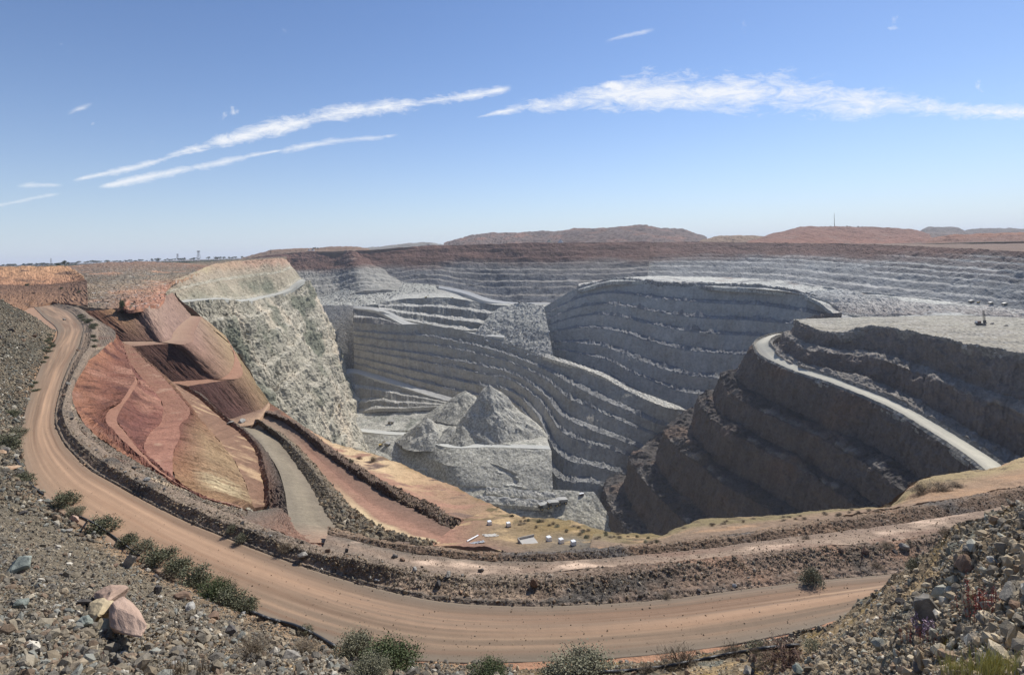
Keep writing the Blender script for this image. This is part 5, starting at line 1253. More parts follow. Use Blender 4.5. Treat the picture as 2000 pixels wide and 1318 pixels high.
HERO = [
    (35, 1108, 62, 'green', 'pale grey green slab boulder with a speckled end lying on the stony bank', (1, .8, .55), (.2, -.35, .3)),
    (40, 1180, 34, 'green', 'greenish grey faceted rock below the pale slab boulder on the bank', (1, .9, .7), None),
    (253, 1098, 36, 'grey', 'tall grey boulder leaning beside the row of green bushes', (.7, .6, 1), (.1, .4, .4)),
    (274, 1092, 16, 'brown', 'small brown block touching the tall grey boulder by the bushes', (1, .8, .9), None),
    (358, 1165, 46, 'brown', 'layered brown boulder lying flat under the bushes', (1, .6, .45), (0, .1, .1)),
    (370, 1188, 32, 'pale', 'rounded grey and white striped boulder below the layered brown boulder', (1, .7, .7), None),
    (308, 1152, 28, 'dark', 'upright dark grey rock between the layered boulder and the tall grey boulder', (.6, .6, 1), None),
    (145, 1014, 24, 'pink', 'rounded pinkish tan boulder at the top of the bank by the road bushes', (1, .8, .65), None),
    (568, 1283, 48, 'grey', 'large grey angular boulder below the dry bush near the bottom edge', (1, .7, .6), (0, .2, .2)),
    (598, 1292, 24, 'grey', 'grey splinter of rock leaning on the large angular boulder', (.6, .5, 1), (.2, .6, 0)),
    (165, 1216, 34, 'green', 'dark green boulder with a shadowed hollow beside the yellow stained slab', (1, .8, .8), None),
    (168, 1180, 40, 'dark', 'dark grey tilted block touching the top of the pink and yellow slab', (1, .7, .7), (.1, .5, .6)),
    (234, 1296, 34, 'dark', 'thin dark slab propped on edge below the pink and yellow slab', (1, .4, .5), (0, .6, -.5)),
    (418, 1204, 34, 'brown', 'brown rounded boulder at the end of the row of bushes', (1, .8, .7), None),
    (452, 1232, 36, 'dark', 'cracked dark rock split into blades under the end of the bushes', (.8, .6, .9), None),
    (1815, 1190, 78, 'grey', 'big flat faced grey slab boulder on the spur', (1, .7, .75), (.5, -.25, .5)),
    (1882, 1100, 50, 'brown', 'rough mauve brown boulder on the upper part of the spur', (1, .8, .75), None),
    (1940, 1094, 26, 'pale', 'bright white block with a dark shadow on the spur', (1, .8, .6), None),
    (1890, 1072, 32, 'grey', 'grey angular boulder above the rough mauve brown boulder', (1, .7, .7), None),
    (1972, 1160, 62, 'grey', 'large grey boulder with a sunlit slanted top at the edge of the spur', (1, .8, .6), (.3, -.3, .7)),
    (1985, 1187, 36, 'brown', 'dark red brown block beneath the large slanted grey boulder', (1, .8, .7), None),
    (1922, 1212, 36, 'grey', 'mauve grey pointed rock standing beside the red stemmed plants', (.9, .8, .9), None),
    (1842, 1252, 32, 'dark', 'dark upright rock with green shoots in front of the flat faced slab', (.7, .6, 1), None),
    (1796, 1306, 36, 'dark', 'dark wedge of rock at the bottom edge of the spur', (1, .7, .8), None),
    (1560, 1308, 34, 'green', 'blue green squared rock at the bottom edge beside the dry shrubs', (1, .8, .75), None),
    (1838, 1278, 30, 'tan', 'tan triangular rock below the dark upright rock', (1, .8, .8), None),
    (1760, 1175, 26, 'dark', 'dark jutting block on the shadowed side of the spur', (1, .8, .7), None),
    (1470, 1288, 26, 'brown', 'brown pointed boulder just above the black pipe', (.9, .8, .8), None),
    (1462, 1312, 30, 'grey', 'grey boulder half buried under the brown pointed boulder', (1, .8, .7), None),
    (1044, 1140, 24, 'brown', 'knobbly brown boulder standing on the red part of the bund', (.8, .8, 1), None),
    (592, 1084, 26, 'grey', 'grey boulder at the toe of the bund beside the haul road', (1, .7, .6), None),
    (640, 1076, 16, 'brown', 'small brown boulder perched on the bund crest', (1, .8, .7), None),
    (677, 1075, 12, 'dark', 'small dark upright boulder on the bund crest', (.7, .7, 1), None),
    (771, 1086, 18, 'dark', 'dark flat boulder on the back of the bund', (1, .7, .5), None),
    (786, 1092, 15, 'brown', 'brown flat boulder beside the dark flat boulder on the bund', (1, .7, .6), None),
    (810, 1113, 14, 'pale', 'pale topped stone halfway up the bund face', (.9, .8, 1), None),
    (856, 1142, 20, 'dark', 'dark boulder with a deep shadow at the toe of the bund', (1, .8, .8), None),
    (874, 1122, 22, 'grey', 'grey broken boulder on the upper face of the bund', (1, .8, .7), None),
    (940, 1114, 16, 'dark', 'dark blade of rock on the bund crest near the pink bench', (1, .5, .6), None),
    (736, 1132, 14, 'pale', 'flat pale rock in the ditch between the bund and the road', (1, .6, .4), None),
    (900, 1156, 12, 'tan', 'small tan rock in the ditch beside the road', (1, .8, .7), None),
    (1366, 1153, 12, 'dark', 'small dark red rock lying at the road edge', (1, .7, .5), None),
    (1434, 1143, 10, 'pale', 'small pale rock lying on the gravel verge', (1, .8, .8), None),
    (1227, 1146, 10, 'dark', 'small black rock on the face of the bund', (1, .8, .7), None),
    (1766, 1068, 22, 'grey', 'grey block standing on the end of the bund by the spur', (.9, .8, .9), None),
    (1690, 1076, 20, 'brown', 'brown rock at the foot of the leaning stake', (1, .8, .7), None),
    (1643, 1075, 14, 'brown', 'small orange brown rock on the bund crest', (.9, .8, .9), None),
    (286, 936, 16, 'pale', 'pale boulder on the gravel bund left of the clay cut', (1, .8, .7), None),
    (262, 914, 14, 'dark', 'dark grey rock beside the pale boulder on the gravel bund', (1, .8, .8), None),
    (20, 915, 44, 'tan', 'broad tan sandstone lump showing through the bank by the bushes', (1, .8, .4), None),
    (4, 884, 22, 'tan', 'tan sandstone block at the picture edge above the broad lump', (1, .8, .5), None),
    (472, 822, 20, 'pale', 'whitish boulder at the foot of the lowest clay wall above the ramp', (1, .8, .5), None),
    (450, 825, 18, 'pale', 'flat whitish rock left of the whitish boulder under the lowest clay wall', (1, .8, .4), None),
    (126, 624, 8, 'grey', 'grey rock at the road side near the far bend', (1, .8, .7), None),
]
for i, (px, py, w, mt_, lab, fl, rot) in enumerate(HERO):
    place_rock(px, py, w, mt_, lab, 900 + i * 7, fl, rot)
# the pink slab with a yellow stained side and a hollow under it
def slab_boulder():
    A, nA = ray(218, 1182); B, nB = ray(276, 1282)
    s = A.y / F; ax = (B - A); L = ax.length; ax.normalize()
    side = ax.cross(Vector((0, 0, 1))).normalized(); upv = side.cross(ax).normalized()
    if upv.z < 0: upv = -upv
    root = empty('slab_boulder', A); tag(root, 'large pink slab boulder with a yellow stained side and a dark hollow beneath it', 'boulder')
    def chunk(name, mat, f, off, up_, size, seed, twist=0.0):
        o = link(name, boulder_mesh(seed, mat, 26, (1, 1, 1), 3, .04), root)
        M = Matrix((ax, side, upv)).transposed().to_4x4() @ Matrix.Rotation(twist, 4, 'X')
        o.matrix_local = Matrix.Translation(ax * (L * f) + side * (off * s) + upv * (up_ * s)) @ M @ Matrix.Diagonal((size[0] * s, size[1] * s, size[2] * s, 1))
    chunk('slab', 'pink', .60, 0, 18, (L / s * .9, 44, 40), 71, .25)
    chunk('slab', 'pink', .06, 2, 20, (L / s * .36, 60, 44), 72, .1)
    sg = 1 if proj(np.array(A + side))[0] < proj(np.array(A))[0] else -1
    chunk('stained_face', 'yellow', .20, 22 * sg, 12, (L / s * .45, 46, 44), 73, .2 * sg)
    chunk('stained_face', 'yellow', .46, 24 * sg, 4, (L / s * .3, 36, 34), 74)
slab_boulder()

# several hundred larger loose rocks, each an object of its own
ROCK_MESH = {m_: [boulder_mesh(300 + 13 * k + hash_, m_, 12, f_, 1, .05) for k, f_ in enumerate(((1, .8, .6), (1, .65, .75), (.9, .9, .7)))]
             for hash_, m_ in enumerate(('grey', 'dark', 'brown', 'tan', 'pale'))}
WHERE = {'BANK': ('on the stony bank', (12, 26)), 'SPUR': ('on the broken spur', (10, 24)), 'BERM': ('on the gravel bund', (7, 13))}
def zone(key, px, py):
    if key == 'BANK': return 'at the bottom of the picture' if py > 1230 else 'around the pink slab boulder' if py > 1130 and px < 340 else 'near the row of bushes' if px > 200 else 'at the picture edge by the road bend'
    if key == 'SPUR': return 'along its skyline' if py < 1120 else 'around the red stemmed plants' if px > 1820 and py < 1250 else 'at the bottom corner' if px > 1700 else 'by the dry shrubs at its foot'
    return 'left of the ramp' if px < 560 else 'below the white tanks' if px < 1150 else 'towards the spur'
LOOK = {'grey': 'grey angular rock', 'dark': 'dark grey rock', 'brown': 'brown rock', 'tan': 'tan rock', 'pale': 'pale whitish rock'}
rng = np.random.default_rng(21)
for key, cnt in (('BANK', 112), ('SPUR', 92), ('BERM', 44)):
    P, N = scatter_points(SURF[key], cnt, rng, .9, (lambda c: np.clip((c[..., 2] - ZC + 19.9) * 3, .05, 1)) if key == 'BERM' else None)
    for p, n in zip(P, N):
        m_ = rng.choice(list(LOOK), p=[.32, .25, .22, .13, .08])
        lo, hi = WHERE[key][1]
        s = (lo * (1 - rng.random() * (1 - (lo / hi) ** 2)) ** -.5) * p[1] / F
        o = link('rock', ROCK_MESH[m_][rng.integers(3)])
        o.location = Vector(p) + Vector(n) * s * .12
        o.rotation_euler = (rng.uniform(-.5, .5), rng.uniform(-.5, .5), rng.uniform(0, 6.28)); o.scale = (s, s, s * rng.uniform(.8, 1.2))
        q_ = proj(np.array(p)); big = 'bigger' if s / (p[1] / F) > lo * 1.35 else 'smaller'
        lab = big + ' ' + LOOK[m_] + ' ' + WHERE[key][0] + ' ' + zone(key, q_[0], q_[1])
        tag(o, lab, 'rock', lab.replace(' rock ', ' rocks '))

# ------------------------------------------------------------------ bushes
def leaf_mat(name, a, b):
    mt = bpy.data.materials.new(name); mt.use_nodes = True
    T = NT(mt.node_tree); bs = mt.node_tree.nodes['Principled BSDF']
    ca = T.add('ShaderNodeVertexColor'); ca.layer_name = 'Col'
    T.put(bs.inputs['Base Color'], T.mix(ca.outputs[0], (*a, 1), (*b, 1)))
    bs.inputs['Roughness'].default_value = .8; bs.inputs['Specular IOR Level'].default_value = .2
    return mt
M_GREEN = leaf_mat('saltbush_leaf', (.092, .093, .050), (.205, .203, .125))
M_GREYG = leaf_mat('grey_green_leaf', (.125, .120, .072), (.280, .265, .175))
M_DRY = leaf_mat('dry_twig', (.140, .105, .070), (.330, .265, .180))
M_REDDRY = leaf_mat('red_dry_twig', (.110, .060, .045), (.230, .150, .110))
M_STEM = flat_mat('bush_stem', (.10, .075, .055))
M_DARKLEAF = leaf_mat('dark_leaf', (.050, .066, .026), (.130, .155, .068))
def foliage_mesh(n, mat, seed, leaf=.07, twig=False, clumps=26, squash=.75, open_=.0):
    r = np.random.default_rng(seed)
    th = r.uniform(0, 2 * np.pi, clumps); ph = np.arccos(r.uniform(-.05, 1, clumps)); rad = r.uniform(.45, .92, clumps)
    cc = np.stack((np.cos(th) * np.sin(ph) * rad * .5, np.sin(th) * np.sin(ph) * rad * .5, np.cos(ph) * rad * squash), -1)
    cc[:, 2] = np.abs(cc[:, 2]) * .95 + .05
    k = r.integers(0, clumps, n)
    p = cc[k] + r.normal(size=(n, 3)) * np.array((.085, .085, .075)) * (1 + open_)
    p[:, 2] = np.abs(p[:, 2])
    d = p - np.array((0, 0, .15)); d /= np.linalg.norm(d, axis=1)[:, None] + 1e-6
    ax = d * .7 + r.normal(size=(n, 3)) * .7 + np.array((0, 0, .35)); ax /= np.linalg.norm(ax, axis=1)[:, None]
    sd = np.cross(ax, r.normal(size=(n, 3))); sd /= np.linalg.norm(sd, axis=1)[:, None] + 1e-6
    L = leaf * r.uniform(.6, 1.4, (n, 1)); Wd = L * (.06 if twig else .32)
    if twig: L = L * 2.2
    V = np.stack((p - ax * L * .5, p + sd * Wd, p + ax * L * .5, p - sd * Wd), 1)
    Fc = (np.arange(n) * 4)[:, None] + np.arange(4)[None]
    v = np.clip(r.random(n) * .7 + .3 * r.random(clumps)[k], 0, 1)
    cols = np.repeat(np.repeat(v[:, None, None], 4, 1), 3, 2).reshape(-1, 3)
    return raw_mesh('foliage', V.reshape(-1, 3), Fc, mat, cols)
def stem_mesh(seed, n=9, mat=M_STEM, h=.6):
    r = random.Random(seed); b = MB()
    for i in range(n):
        a = r.uniform(0, 6.28); R_ = r.uniform(.12, .4)
        p0 = Vector((0.03 * math.cos(a), .03 * math.sin(a), -.05)); p1 = Vector((R_ * .5 * math.cos(a), R_ * .5 * math.sin(a), h * .5)); p2 = Vector((R_ * math.cos(a + .3), R_ * math.sin(a + .3), h * r.uniform(.8, 1.1)))
        b.bar(p0, p1, .016, 5, .011); b.bar(p1, p2, .011, 5, .004)
    o = b.build('stem', mat); me = o.data; bpy.data.objects.remove(o)
    return me
BUSH = {
    'green': [(foliage_mesh(2600, M_GREEN, s_, .055, clumps=40), stem_mesh(s_)) for s_ in (1, 2, 3)],
    'greyg': [(foliage_mesh(2300, M_GREYG, s_, .052, clumps=40), stem_mesh(s_)) for s_ in (4, 5, 6)],
    'big': [(foliage_mesh(9000, M_DARKLEAF, s_, .032, clumps=80, squash=.8), stem_mesh(s_, 14)) for s_ in (7, 8)],
    'bigpale': [(foliage_mesh(8000, M_GREYG, s_, .034, clumps=75, squash=.8, open_=.2), stem_mesh(s_, 14)) for s_ in (9, 10)],
    'dry': [(foliage_mesh(1500, M_DRY, s_, .09, twig=True, clumps=40, open_=.6), stem_mesh(s_, 14)) for s_ in (11, 12)],
    'reddry': [(foliage_mesh(1700, M_REDDRY, s_, .085, twig=True, clumps=40, open_=.7), stem_mesh(s_, 14)) for s_ in (13, 14)],
}
BNAME = {'green': 'bush', 'greyg': 'bush', 'big': 'bush', 'bigpale': 'bush', 'dry': 'dry_shrub', 'reddry': 'dry_shrub'}
def bush(px, py, w, h, kind, label, group=None, rz=None):
    loc, nor = ray(px, py)
    if loc is None: return
    if group == ROW: w *= 1.22; h *= 1.08
    s = w * loc.y / F; hh = h * loc.y / F
    rr = random.Random(px * 13 + py)
    f_, st = rr.choice(BUSH[kind])
    root = empty(BNAME[kind], loc - Vector((0, 0, hh * .06)), rr.uniform(0, 6.28) if rz is None else rz)
    root.scale = (s, s, hh * 1.12)
    tag(root, label, 'bush' if BNAME[kind] == 'bush' else 'shrub', group)
    link('foliage', f_, root); link('stem', st, root)
ROW = 'bushes in a row between the bank and the haul road'
for b_ in [
    (128, 985, 44, 32, 'green', 'round green bush at the road edge above the pinkish tan boulder', ROW),
    (46, 940, 32, 22, 'green', 'small bush beside the broad tan sandstone lump', ROW),
    (146, 1004, 32, 20, 'greyg', 'low grey green bush touching the pinkish tan boulder', ROW),
    (200, 1036, 54, 34, 'green', 'round bush standing alone before the long row of bushes', ROW),
    (250, 1064, 36, 28, 'green', 'first small bush at the upper end of the long row', ROW),
    (278, 1076, 40, 28, 'greyg', 'second bush from the upper end of the long row, greyer than the first', ROW),
    (312, 1096, 54, 36, 'green', 'third bush from the upper end of the long row above the tall grey boulder', ROW),
    (345, 1116, 50, 34, 'green', 'fourth bush from the upper end of the long row', ROW),
    (380, 1140, 58, 40, 'green', 'fifth bush from the upper end of the long row above the layered boulder', ROW),
    (418, 1164, 56, 40, 'big', 'dark dense bush near the lower end of the long row', ROW),
    (450, 1180, 52, 38, 'green', 'bush next to last at the lower end of the long row', ROW),
    (478, 1194, 46, 34, 'green', 'last bush at the lower end of the long row', ROW),
    (12, 872, 46, 30, 'green', 'bush at the picture edge above the tan sandstone', ROW),
    (34, 850, 30, 20, 'greyg', 'grey green bush by the road above the tan sandstone', ROW),
    (24, 812, 24, 16, 'green', 'small bush on the bank where the road starts to bend', ROW),
    (330, 1128, 40, 18, 'dry', 'dry straw coloured shrub under the row of bushes', None),
    (492, 1285, 66, 52, 'dry', 'pale dry shrub on the bank near the bottom edge', None),
    (450, 1150, 26, 14, 'dry', 'low dry shrub hidden behind the dark dense bush', None),
    (595, 1240, 34, 26, 'greyg', 'small grey bush growing on the black pipe', None),
    (590, 1278, 56, 34, 'dry', 'brown dry shrub below the small grey bush on the pipe', None),
    (696, 1292, 96, 66, 'bigpale', 'pale feathery half of the big bush clump at the bottom edge', None),
    (700, 1262, 50, 38, 'greyg', 'silvery bush at the top of the big clump', None),
    (765, 1316, 124, 82, 'big', 'big dark green bush at the bottom edge of the road', None),
    (722, 1322, 80, 46, 'bigpale', 'grey green bush in front of the big dark bush', None),
    (952, 1326, 80, 46, 'big', 'round green bush cut by the bottom edge in mid picture', None),
    (1136, 1324, 140, 62, 'bigpale', 'wide pale olive bush at the bottom edge', None),
    (1074, 1326, 52, 34, 'greyg', 'small olive bush beside the wide pale bush', None),
    (1330, 1306, 70, 56, 'dry', 'tangled dry shrub with long bare twigs in front of the road', None),
    (1265, 1312, 34, 24, 'dry', 'short dry shrub beside the wide pale bush', None),
    (1432, 1282, 44, 34, 'dry', 'upright brown dry shrub above the black pipe', None),
    (1484, 1276, 46, 30, 'greyg', 'low grey bush by the road end of the black pipe', None),
    (1536, 1300, 100, 52, 'reddry', 'wide reddish brown shrub at the foot of the spur', None),
    (1500, 1296, 60, 34, 'dry', 'dry yellowish shrub behind the wide reddish shrub', None),
    (1590, 1270, 46, 22, 'greyg', 'low olive bush at the toe of the spur', None),
    (1586, 1138, 48, 42, 'greyg', 'spiky grey bush growing at the toe of the bund', None),
    (1786, 1108, 34, 26, 'greyg', 'grey bush where the bund meets the spur', None),
    (1712, 1108, 20, 14, 'dry', 'tiny dry shrub beside the leaning stake', None),
    (1850, 1044, 30, 18, 'dry', 'dry shrub on the skyline of the spur', None),
    (1732, 1066, 24, 12, 'dry', 'flat dry shrub on top of the bund', None),
    (556, 1073, 26, 20, 'dry', 'brown shrub on the bund above the road', None),
    (452, 1038, 22, 20, 'greyg', 'grey bush on the face of the gravel bund', None),
    (470, 1056, 26, 18, 'greyg', 'grey bush at the toe of the gravel bund', None),
    (1302, 1165, 18, 10, 'dry', 'yellow dry tuft at the road edge', None),
    (701, 897, 16, 8, 'reddry', 'dark brown shrub on the yellow pit edge', None),
    (728, 902, 16, 14, 'dry', 'straw coloured shrub on the yellow pit edge', None),
    (686, 902, 12, 7, 'greyg', 'small grey bush beside the dark bund above the pit', None),
    (1836, 958, 46, 22, 'dry', 'large straw coloured shrub on the rim above the pit road', None),
    (1800, 962, 40, 26, 'dry', 'brown shrub on the slope of the rim', None),
    (1868, 950, 30, 12, 'dry', 'low straw shrub right of the large rim shrub', None),
    (1575, 1052, 16, 10, 'dry', 'small dry shrub on the low bund', None),
    (238, 601, 12, 20, 'big', 'dark upright bush at the end of the clay bank above the cut', None),
    (53, 558, 9, 6, 'green', 'dark shrub on the ledge under the orange bluff', None),
    (120, 564, 7, 5, 'green', 'dark shrub on the slope under the orange bluff', None),
    (155, 571, 8, 5, 'green', 'dark shrub at the foot of the gravel hill', None),
    (65, 574, 7, 5, 'reddry', 'brown shrub low on the orange slope', None),
]:
    bush(*b_)
# scrub along the far road side, alike and small
rng = np.random.default_rng(8)
for i in range(26):
    t = rng.random()
    if i < 14: px, py = np.interp(t, (0, .5, 1), (108, 96, 70)) + rng.uniform(-16, 4), np.interp(t, (0, .5, 1), (655, 690, 770))
    else: px, py = np.interp(t, (0, .5, 1), (150, 186, 182)) + rng.uniform(-6, 6), np.interp(t, (0, .5, 1), (612, 640, 680))
    side = 'bank side' if i < 14 else 'bund side'
    bush(float(px), float(py), rng.uniform(9, 17), rng.uniform(5, 10), 'green', 'low dark scrub bush along the ' + side + ' of the far road bend', 'scrub bushes on the ' + side + ' of the far road')
rng = np.random.default_rng(18)
for i in range(44):
    px = rng.uniform(985, 1290); py = np.interp(px, (985, 1110, 1165, 1290), (1004, 1020, 1037, 1052)) + rng.uniform(2, 22) * (1 if px < 1180 else .5)
    bush(float(px), float(py), rng.uniform(6, 13), rng.uniform(4, 7), 'dry' if i % 3 else 'greyg', 'low olive scrub on the rim near the white tanks' if i % 3 == 0 else 'low straw coloured scrub on the rim near the white tanks', ('olive' if i % 3 == 0 else 'straw coloured') + ' scrub on the rim near the white tanks')
for i in range(30):
    px = rng.uniform(1330, 1740); py = np.interp(px, (1322, 1352, 1450, 1560, 1680, 1742), (1034, 1022, 1013, 1006, 993, 985)) + rng.uniform(1, 10)
    bush(float(px), float(py), rng.uniform(6, 13), rng.uniform(3, 6), 'dry', 'low straw scrub on the pale rim above the dark wall', 'straw scrub along the pale rim above the dark wall')

# red stemmed plants, flower spikes and grass by the spur
M_REDP = leaf_mat('red_plant', (.20, .035, .03), (.42, .10, .08))
M_MAUVE = leaf_mat('mauve_flower', (.30, .20, .26), (.52, .40, .46))
M_GRASS = leaf_mat('yellow_grass', (.27, .25, .07), (.58, .53, .20))
def spikes(px, py, wpx, hpx, n, mat, name, label, cat, seed, leaf=.10, group=None):
    loc, nor = ray(px, py)
    s = loc.y / F; r = np.random.default_rng(seed)
    root = empty(name, loc); tag(root, label, cat, group)
    st = MB(); V = []; cs = []
    for i in range(n):
        x, y = r.normal(0, wpx * s * .24, 2); h = hpx * s * r.uniform(.45, 1.05)
        tip = Vector((x * 1.25, y * 1.25, h)); st.bar((x, y, -.05 * h), tip, .0035 * hpx * s + .002, 5, .0015)
        m_ = int(26)
        t = r.uniform(.25, 1.0, m_)
        for q in t:
            p = np.array((x, y, 0)) * (1 - q) + np.array(tip) * q
            a = r.normal(size=3) + np.array((0, 0, .6)); a /= np.linalg.norm(a); sd = np.cross(a, r.normal(size=3)); sd /= np.linalg.norm(sd)
            L = leaf * hpx * s * r.uniform(.5, 1.2) * .45
            p = p + a * L * .5
            V.append(np.stack((p - a * L * .5, p + sd * L * .28, p + a * L * .5, p - sd * L * .28))); cs.append(r.random())
    V = np.array(V); k = len(V)
    cols = np.repeat(np.repeat(np.array(cs)[:, None, None], 4, 1), 3, 2).reshape(-1, 3)
    link('foliage', raw_mesh('foliage', V.reshape(-1, 3), (np.arange(k) * 4)[:, None] + np.arange(4)[None], mat, cols), root)
    st.build('stem', M_STEM, root)
spikes(1912, 1216, 66, 84, 34, M_REDP, 'red_plant', 'tall red stemmed plant beside the mauve grey pointed rock', 'plant', 1)
spikes(1936, 1206, 50, 62, 20, M_REDP, 'red_plant', 'second clump of red stems right behind the tall red plant', 'plant', 2)
spikes(1772, 1262, 28, 46, 14, M_REDP, 'red_plant', 'small red stemmed plant left of the flower spikes', 'plant', 3)
spikes(1805, 1262, 40, 40, 14, M_REDP, 'red_plant', 'thin reddish plant under the paired flower spikes', 'plant', 4)
spikes(1790, 1236, 14, 36, 6, M_MAUVE, 'flower_spike', 'mauve fluffy flower spikes left of the flat faced slab foot', 'flower', 5, .3)
spikes(1814, 1242, 20, 36, 7, M_MAUVE, 'flower_spike', 'paler mauve flower spikes standing in front of the flat faced slab', 'flower', 6, .3)
spikes(1971, 1175, 8, 20, 3, M_MAUVE, 'flower_spike', 'single mauve flower spike beside the large slanted grey boulder', 'flower', 7, .3)
spikes(127, 1296, 14, 30, 8, M_REDP, 'red_plant', 'small red plant near the bottom of the stony bank', 'plant', 8)
spikes(206, 1292, 16, 22, 7, M_REDP, 'red_plant', 'small dark red plant left of the thin dark slab', 'plant', 9)
def grass_tuft(px, py, wpx, hpx, n, label, seed, mat=M_GRASS):
    loc, nor = ray(px, py); s = loc.y / F; r = np.random.default_rng(seed)
    xy = r.normal(0, wpx * s * .25, (n, 2)); a = r.uniform(0, 6.28, n); h = hpx * s * r.uniform(.4, 1.05, n); ln = r.uniform(.1, .55, n) * h
    base = np.stack((xy[:, 0], xy[:, 1], -0.06 * h), -1)
    mid_ = base + np.stack((np.cos(a) * ln * .35, np.sin(a) * ln * .35, h * .6), -1); tip = base + np.stack((np.cos(a) * ln, np.sin(a) * ln, h), -1)
    sd = np.stack((-np.sin(a), np.cos(a), 0 * a), -1) * (.010 * hpx * s * r.uniform(.6, 1.3, n))[:, None]
    V = np.stack((base - sd, base + sd, mid_ + sd * .8, mid_ - sd * .8, tip), 1)
    Q = (np.arange(n) * 5)[:, None]
    F3 = np.concatenate((Q + np.array((0, 1, 2)), Q + np.array((0, 2, 3)), Q + np.array((3, 2, 4))))
    cols = np.repeat(np.repeat(r.random(n)[:, None, None], 5, 1), 3, 2).reshape(-1, 3)
    o = link('grass_tuft', raw_mesh('grass_tuft', V.reshape(-1, 3), F3, mat, cols)); o.location = loc
    tag(o, label, 'grass tuft')
grass_tuft(1950, 1325, 70, 62, 420, 'largest yellow green grass tuft at the bottom corner of the spur', 1)
grass_tuft(1992, 1320, 40, 50, 220, 'yellow grass tuft cut by the picture edge in the bottom corner', 2)
grass_tuft(1902, 1326, 44, 44, 200, 'yellow green grass tuft left of the largest tuft', 3)
grass_tuft(1862, 1322, 34, 52, 130, 'thin pale grass tuft at the left end of the yellow tufts', 4)
grass_tuft(1845, 1262, 12, 30, 50, 'green shoots beside the dark upright rock', 5)
grass_tuft(345, 1322, 40, 44, 120, 'dry brown grass tuft at the bottom of the stony bank', 6, M_DRY)
grass_tuft(395, 1318, 30, 40, 90, 'second dry grass tuft right of the first on the bank', 7, M_DRY)

# ------------------------------------------------------------------ pipes, stakes, tanks and scrap
M_BLACK = flat_mat('black_plastic', (.02, .02, .02), .5)
M_RUST = flat_mat('rusty_steel', (.12, .06, .04), .8)
M_WHITE = flat_mat('white_plastic', (.78, .78, .75), .5, noise=.06)
M_CONC = flat_mat('concrete', (.42, .39, .34), .9)
def pipe(pts, r, label, name='pipe', mat=M_BLACK):
    cu = bpy.data.curves.new(name, 'CURVE'); cu.dimensions = '3D'; cu.bevel_depth = r; cu.bevel_resolution = 2
    sp = cu.splines.new('POLY'); P = []
    q = resample(np.array(pts, float), 40)
    for x, y in q:
        loc, n = ray(float(x), float(y))
        if loc is not None: P.append(loc + Vector((0, 0, r * .8)))
    sp.points.add(len(P) - 1)
    for a, b in zip(sp.points, P): a.co = (*b, 1)
    tmp = bpy.data.objects.new('tmp', cu); COL.objects.link(tmp); bpy.context.view_layer.update()
    me = bpy.data.meshes.new_from_object(tmp.evaluated_get(bpy.context.evaluated_depsgraph_get()))
    bpy.data.objects.remove(tmp); bpy.data.curves.remove(cu)
    me.name = name; me.materials.clear(); me.materials.append(mat)
    return tag(link(name, me), label, 'pipe')
pipe([(28, 893), (44, 920), (58, 945), (84, 968)], .10, 'thin black pipe beside the sandstone at the road side')
pipe([(152, 1008), (172, 1017), (212, 1042), (236, 1060), (272, 1086)], .07, 'black pipe running behind the row of bushes')
pipe([(488, 1196), (522, 1210), (580, 1226), (610, 1240), (655, 1266)], .10, 'black pipe running past the small grey bush to the big bush clump')
pipe([(1120, 1316), (1220, 1312), (1300, 1303), (1370, 1290), (1440, 1276), (1500, 1268), (1560, 1262)], .07, 'black pipe lying along the bottom of the road under the dry shrubs')
def stake(x0, y0, x1, y1, label):
    a, n = ray(x0, y0); b = Vector(wpt(x1, y1, Y=a.y))
    t = empty('stake', a); tag(t, label, 'stake')
    MB().bar((0, 0, -.15), b - a, .018, 6).build('post', M_RUST, t)
    MB().bar((b - a) * .96, (b - a) * 1.0, .026, 6).build('cap', M_BLACK, t)
stake(1176, 1158, 1190, 1120, 'thin leaning stake on the red face of the bund')
stake(1678, 1106, 1690, 1060, 'taller leaning stake on the bund near the spur')
def tank(px, py, w, label):
    loc, n = ray(px, py); s = w * loc.y / F
    t = empty('water_tank', loc, .45, s); tag(t, label, 'tank', 'white cube tanks on the pit edge')
    MB().box((0, 0, .58), (.92, .92, .86)).build('tank_shell', M_WHITE, t, .04)
    MB().box((0, 0, .07), (1.0, 1.0, .14)).build('pallet', M_RUST, t)
    MB().bar((0, 0, .98), (0, 0, 1.05), .14, 12).build('filler_cap', M_WHITE, t)
for x, y, w, l in ((956, 1025, 8, 'white tank nearest the brown road on the pit edge'), (993, 1028, 8, 'white tank standing alone beside the scrub mound'), (1072, 1057, 9.5, 'first white tank in the row of three nearest the concrete slab'), (1096, 1061, 9.5, 'middle white tank in the row of three'), (1120, 1065, 9.5, 'last white tank in the row of three towards the dark wall')):
    tank(x, y, w, l)
def sheet(px, py, w, d, label, col, seed, rz, name='tarpaulin'):
    loc, n = ray(px, py); s = loc.y / F
    nx, ny = 26, 18
    X, Y_ = np.meshgrid(np.linspace(-.5, .5, nx) * w * s, np.linspace(-.5, .5, ny) * d * s)
    Z = np.abs(fbm(np.stack((X / (8 * s), Y_ / (8 * s), 0 * X + seed), -1), 4, seed)) * 5.0 * s + .03
    G = np.stack((X * math.cos(rz) - Y_ * math.sin(rz), X * math.sin(rz) + Y_ * math.cos(rz), Z), -1)
    G[..., 2] += (n.x * -G[..., 0] + n.y * -G[..., 1]) / max(n.z, .4)
    o = grid_object(name, G, np.ones((ny, nx, 3)) * col, rock_mat('sheet_cloth', .1, .12, .1), None, True, kind=None)
    md = o.modifiers.new('thick', 'SOLIDIFY'); md.thickness = .012
    o.location = loc; tag(o, label, 'tarpaulin')
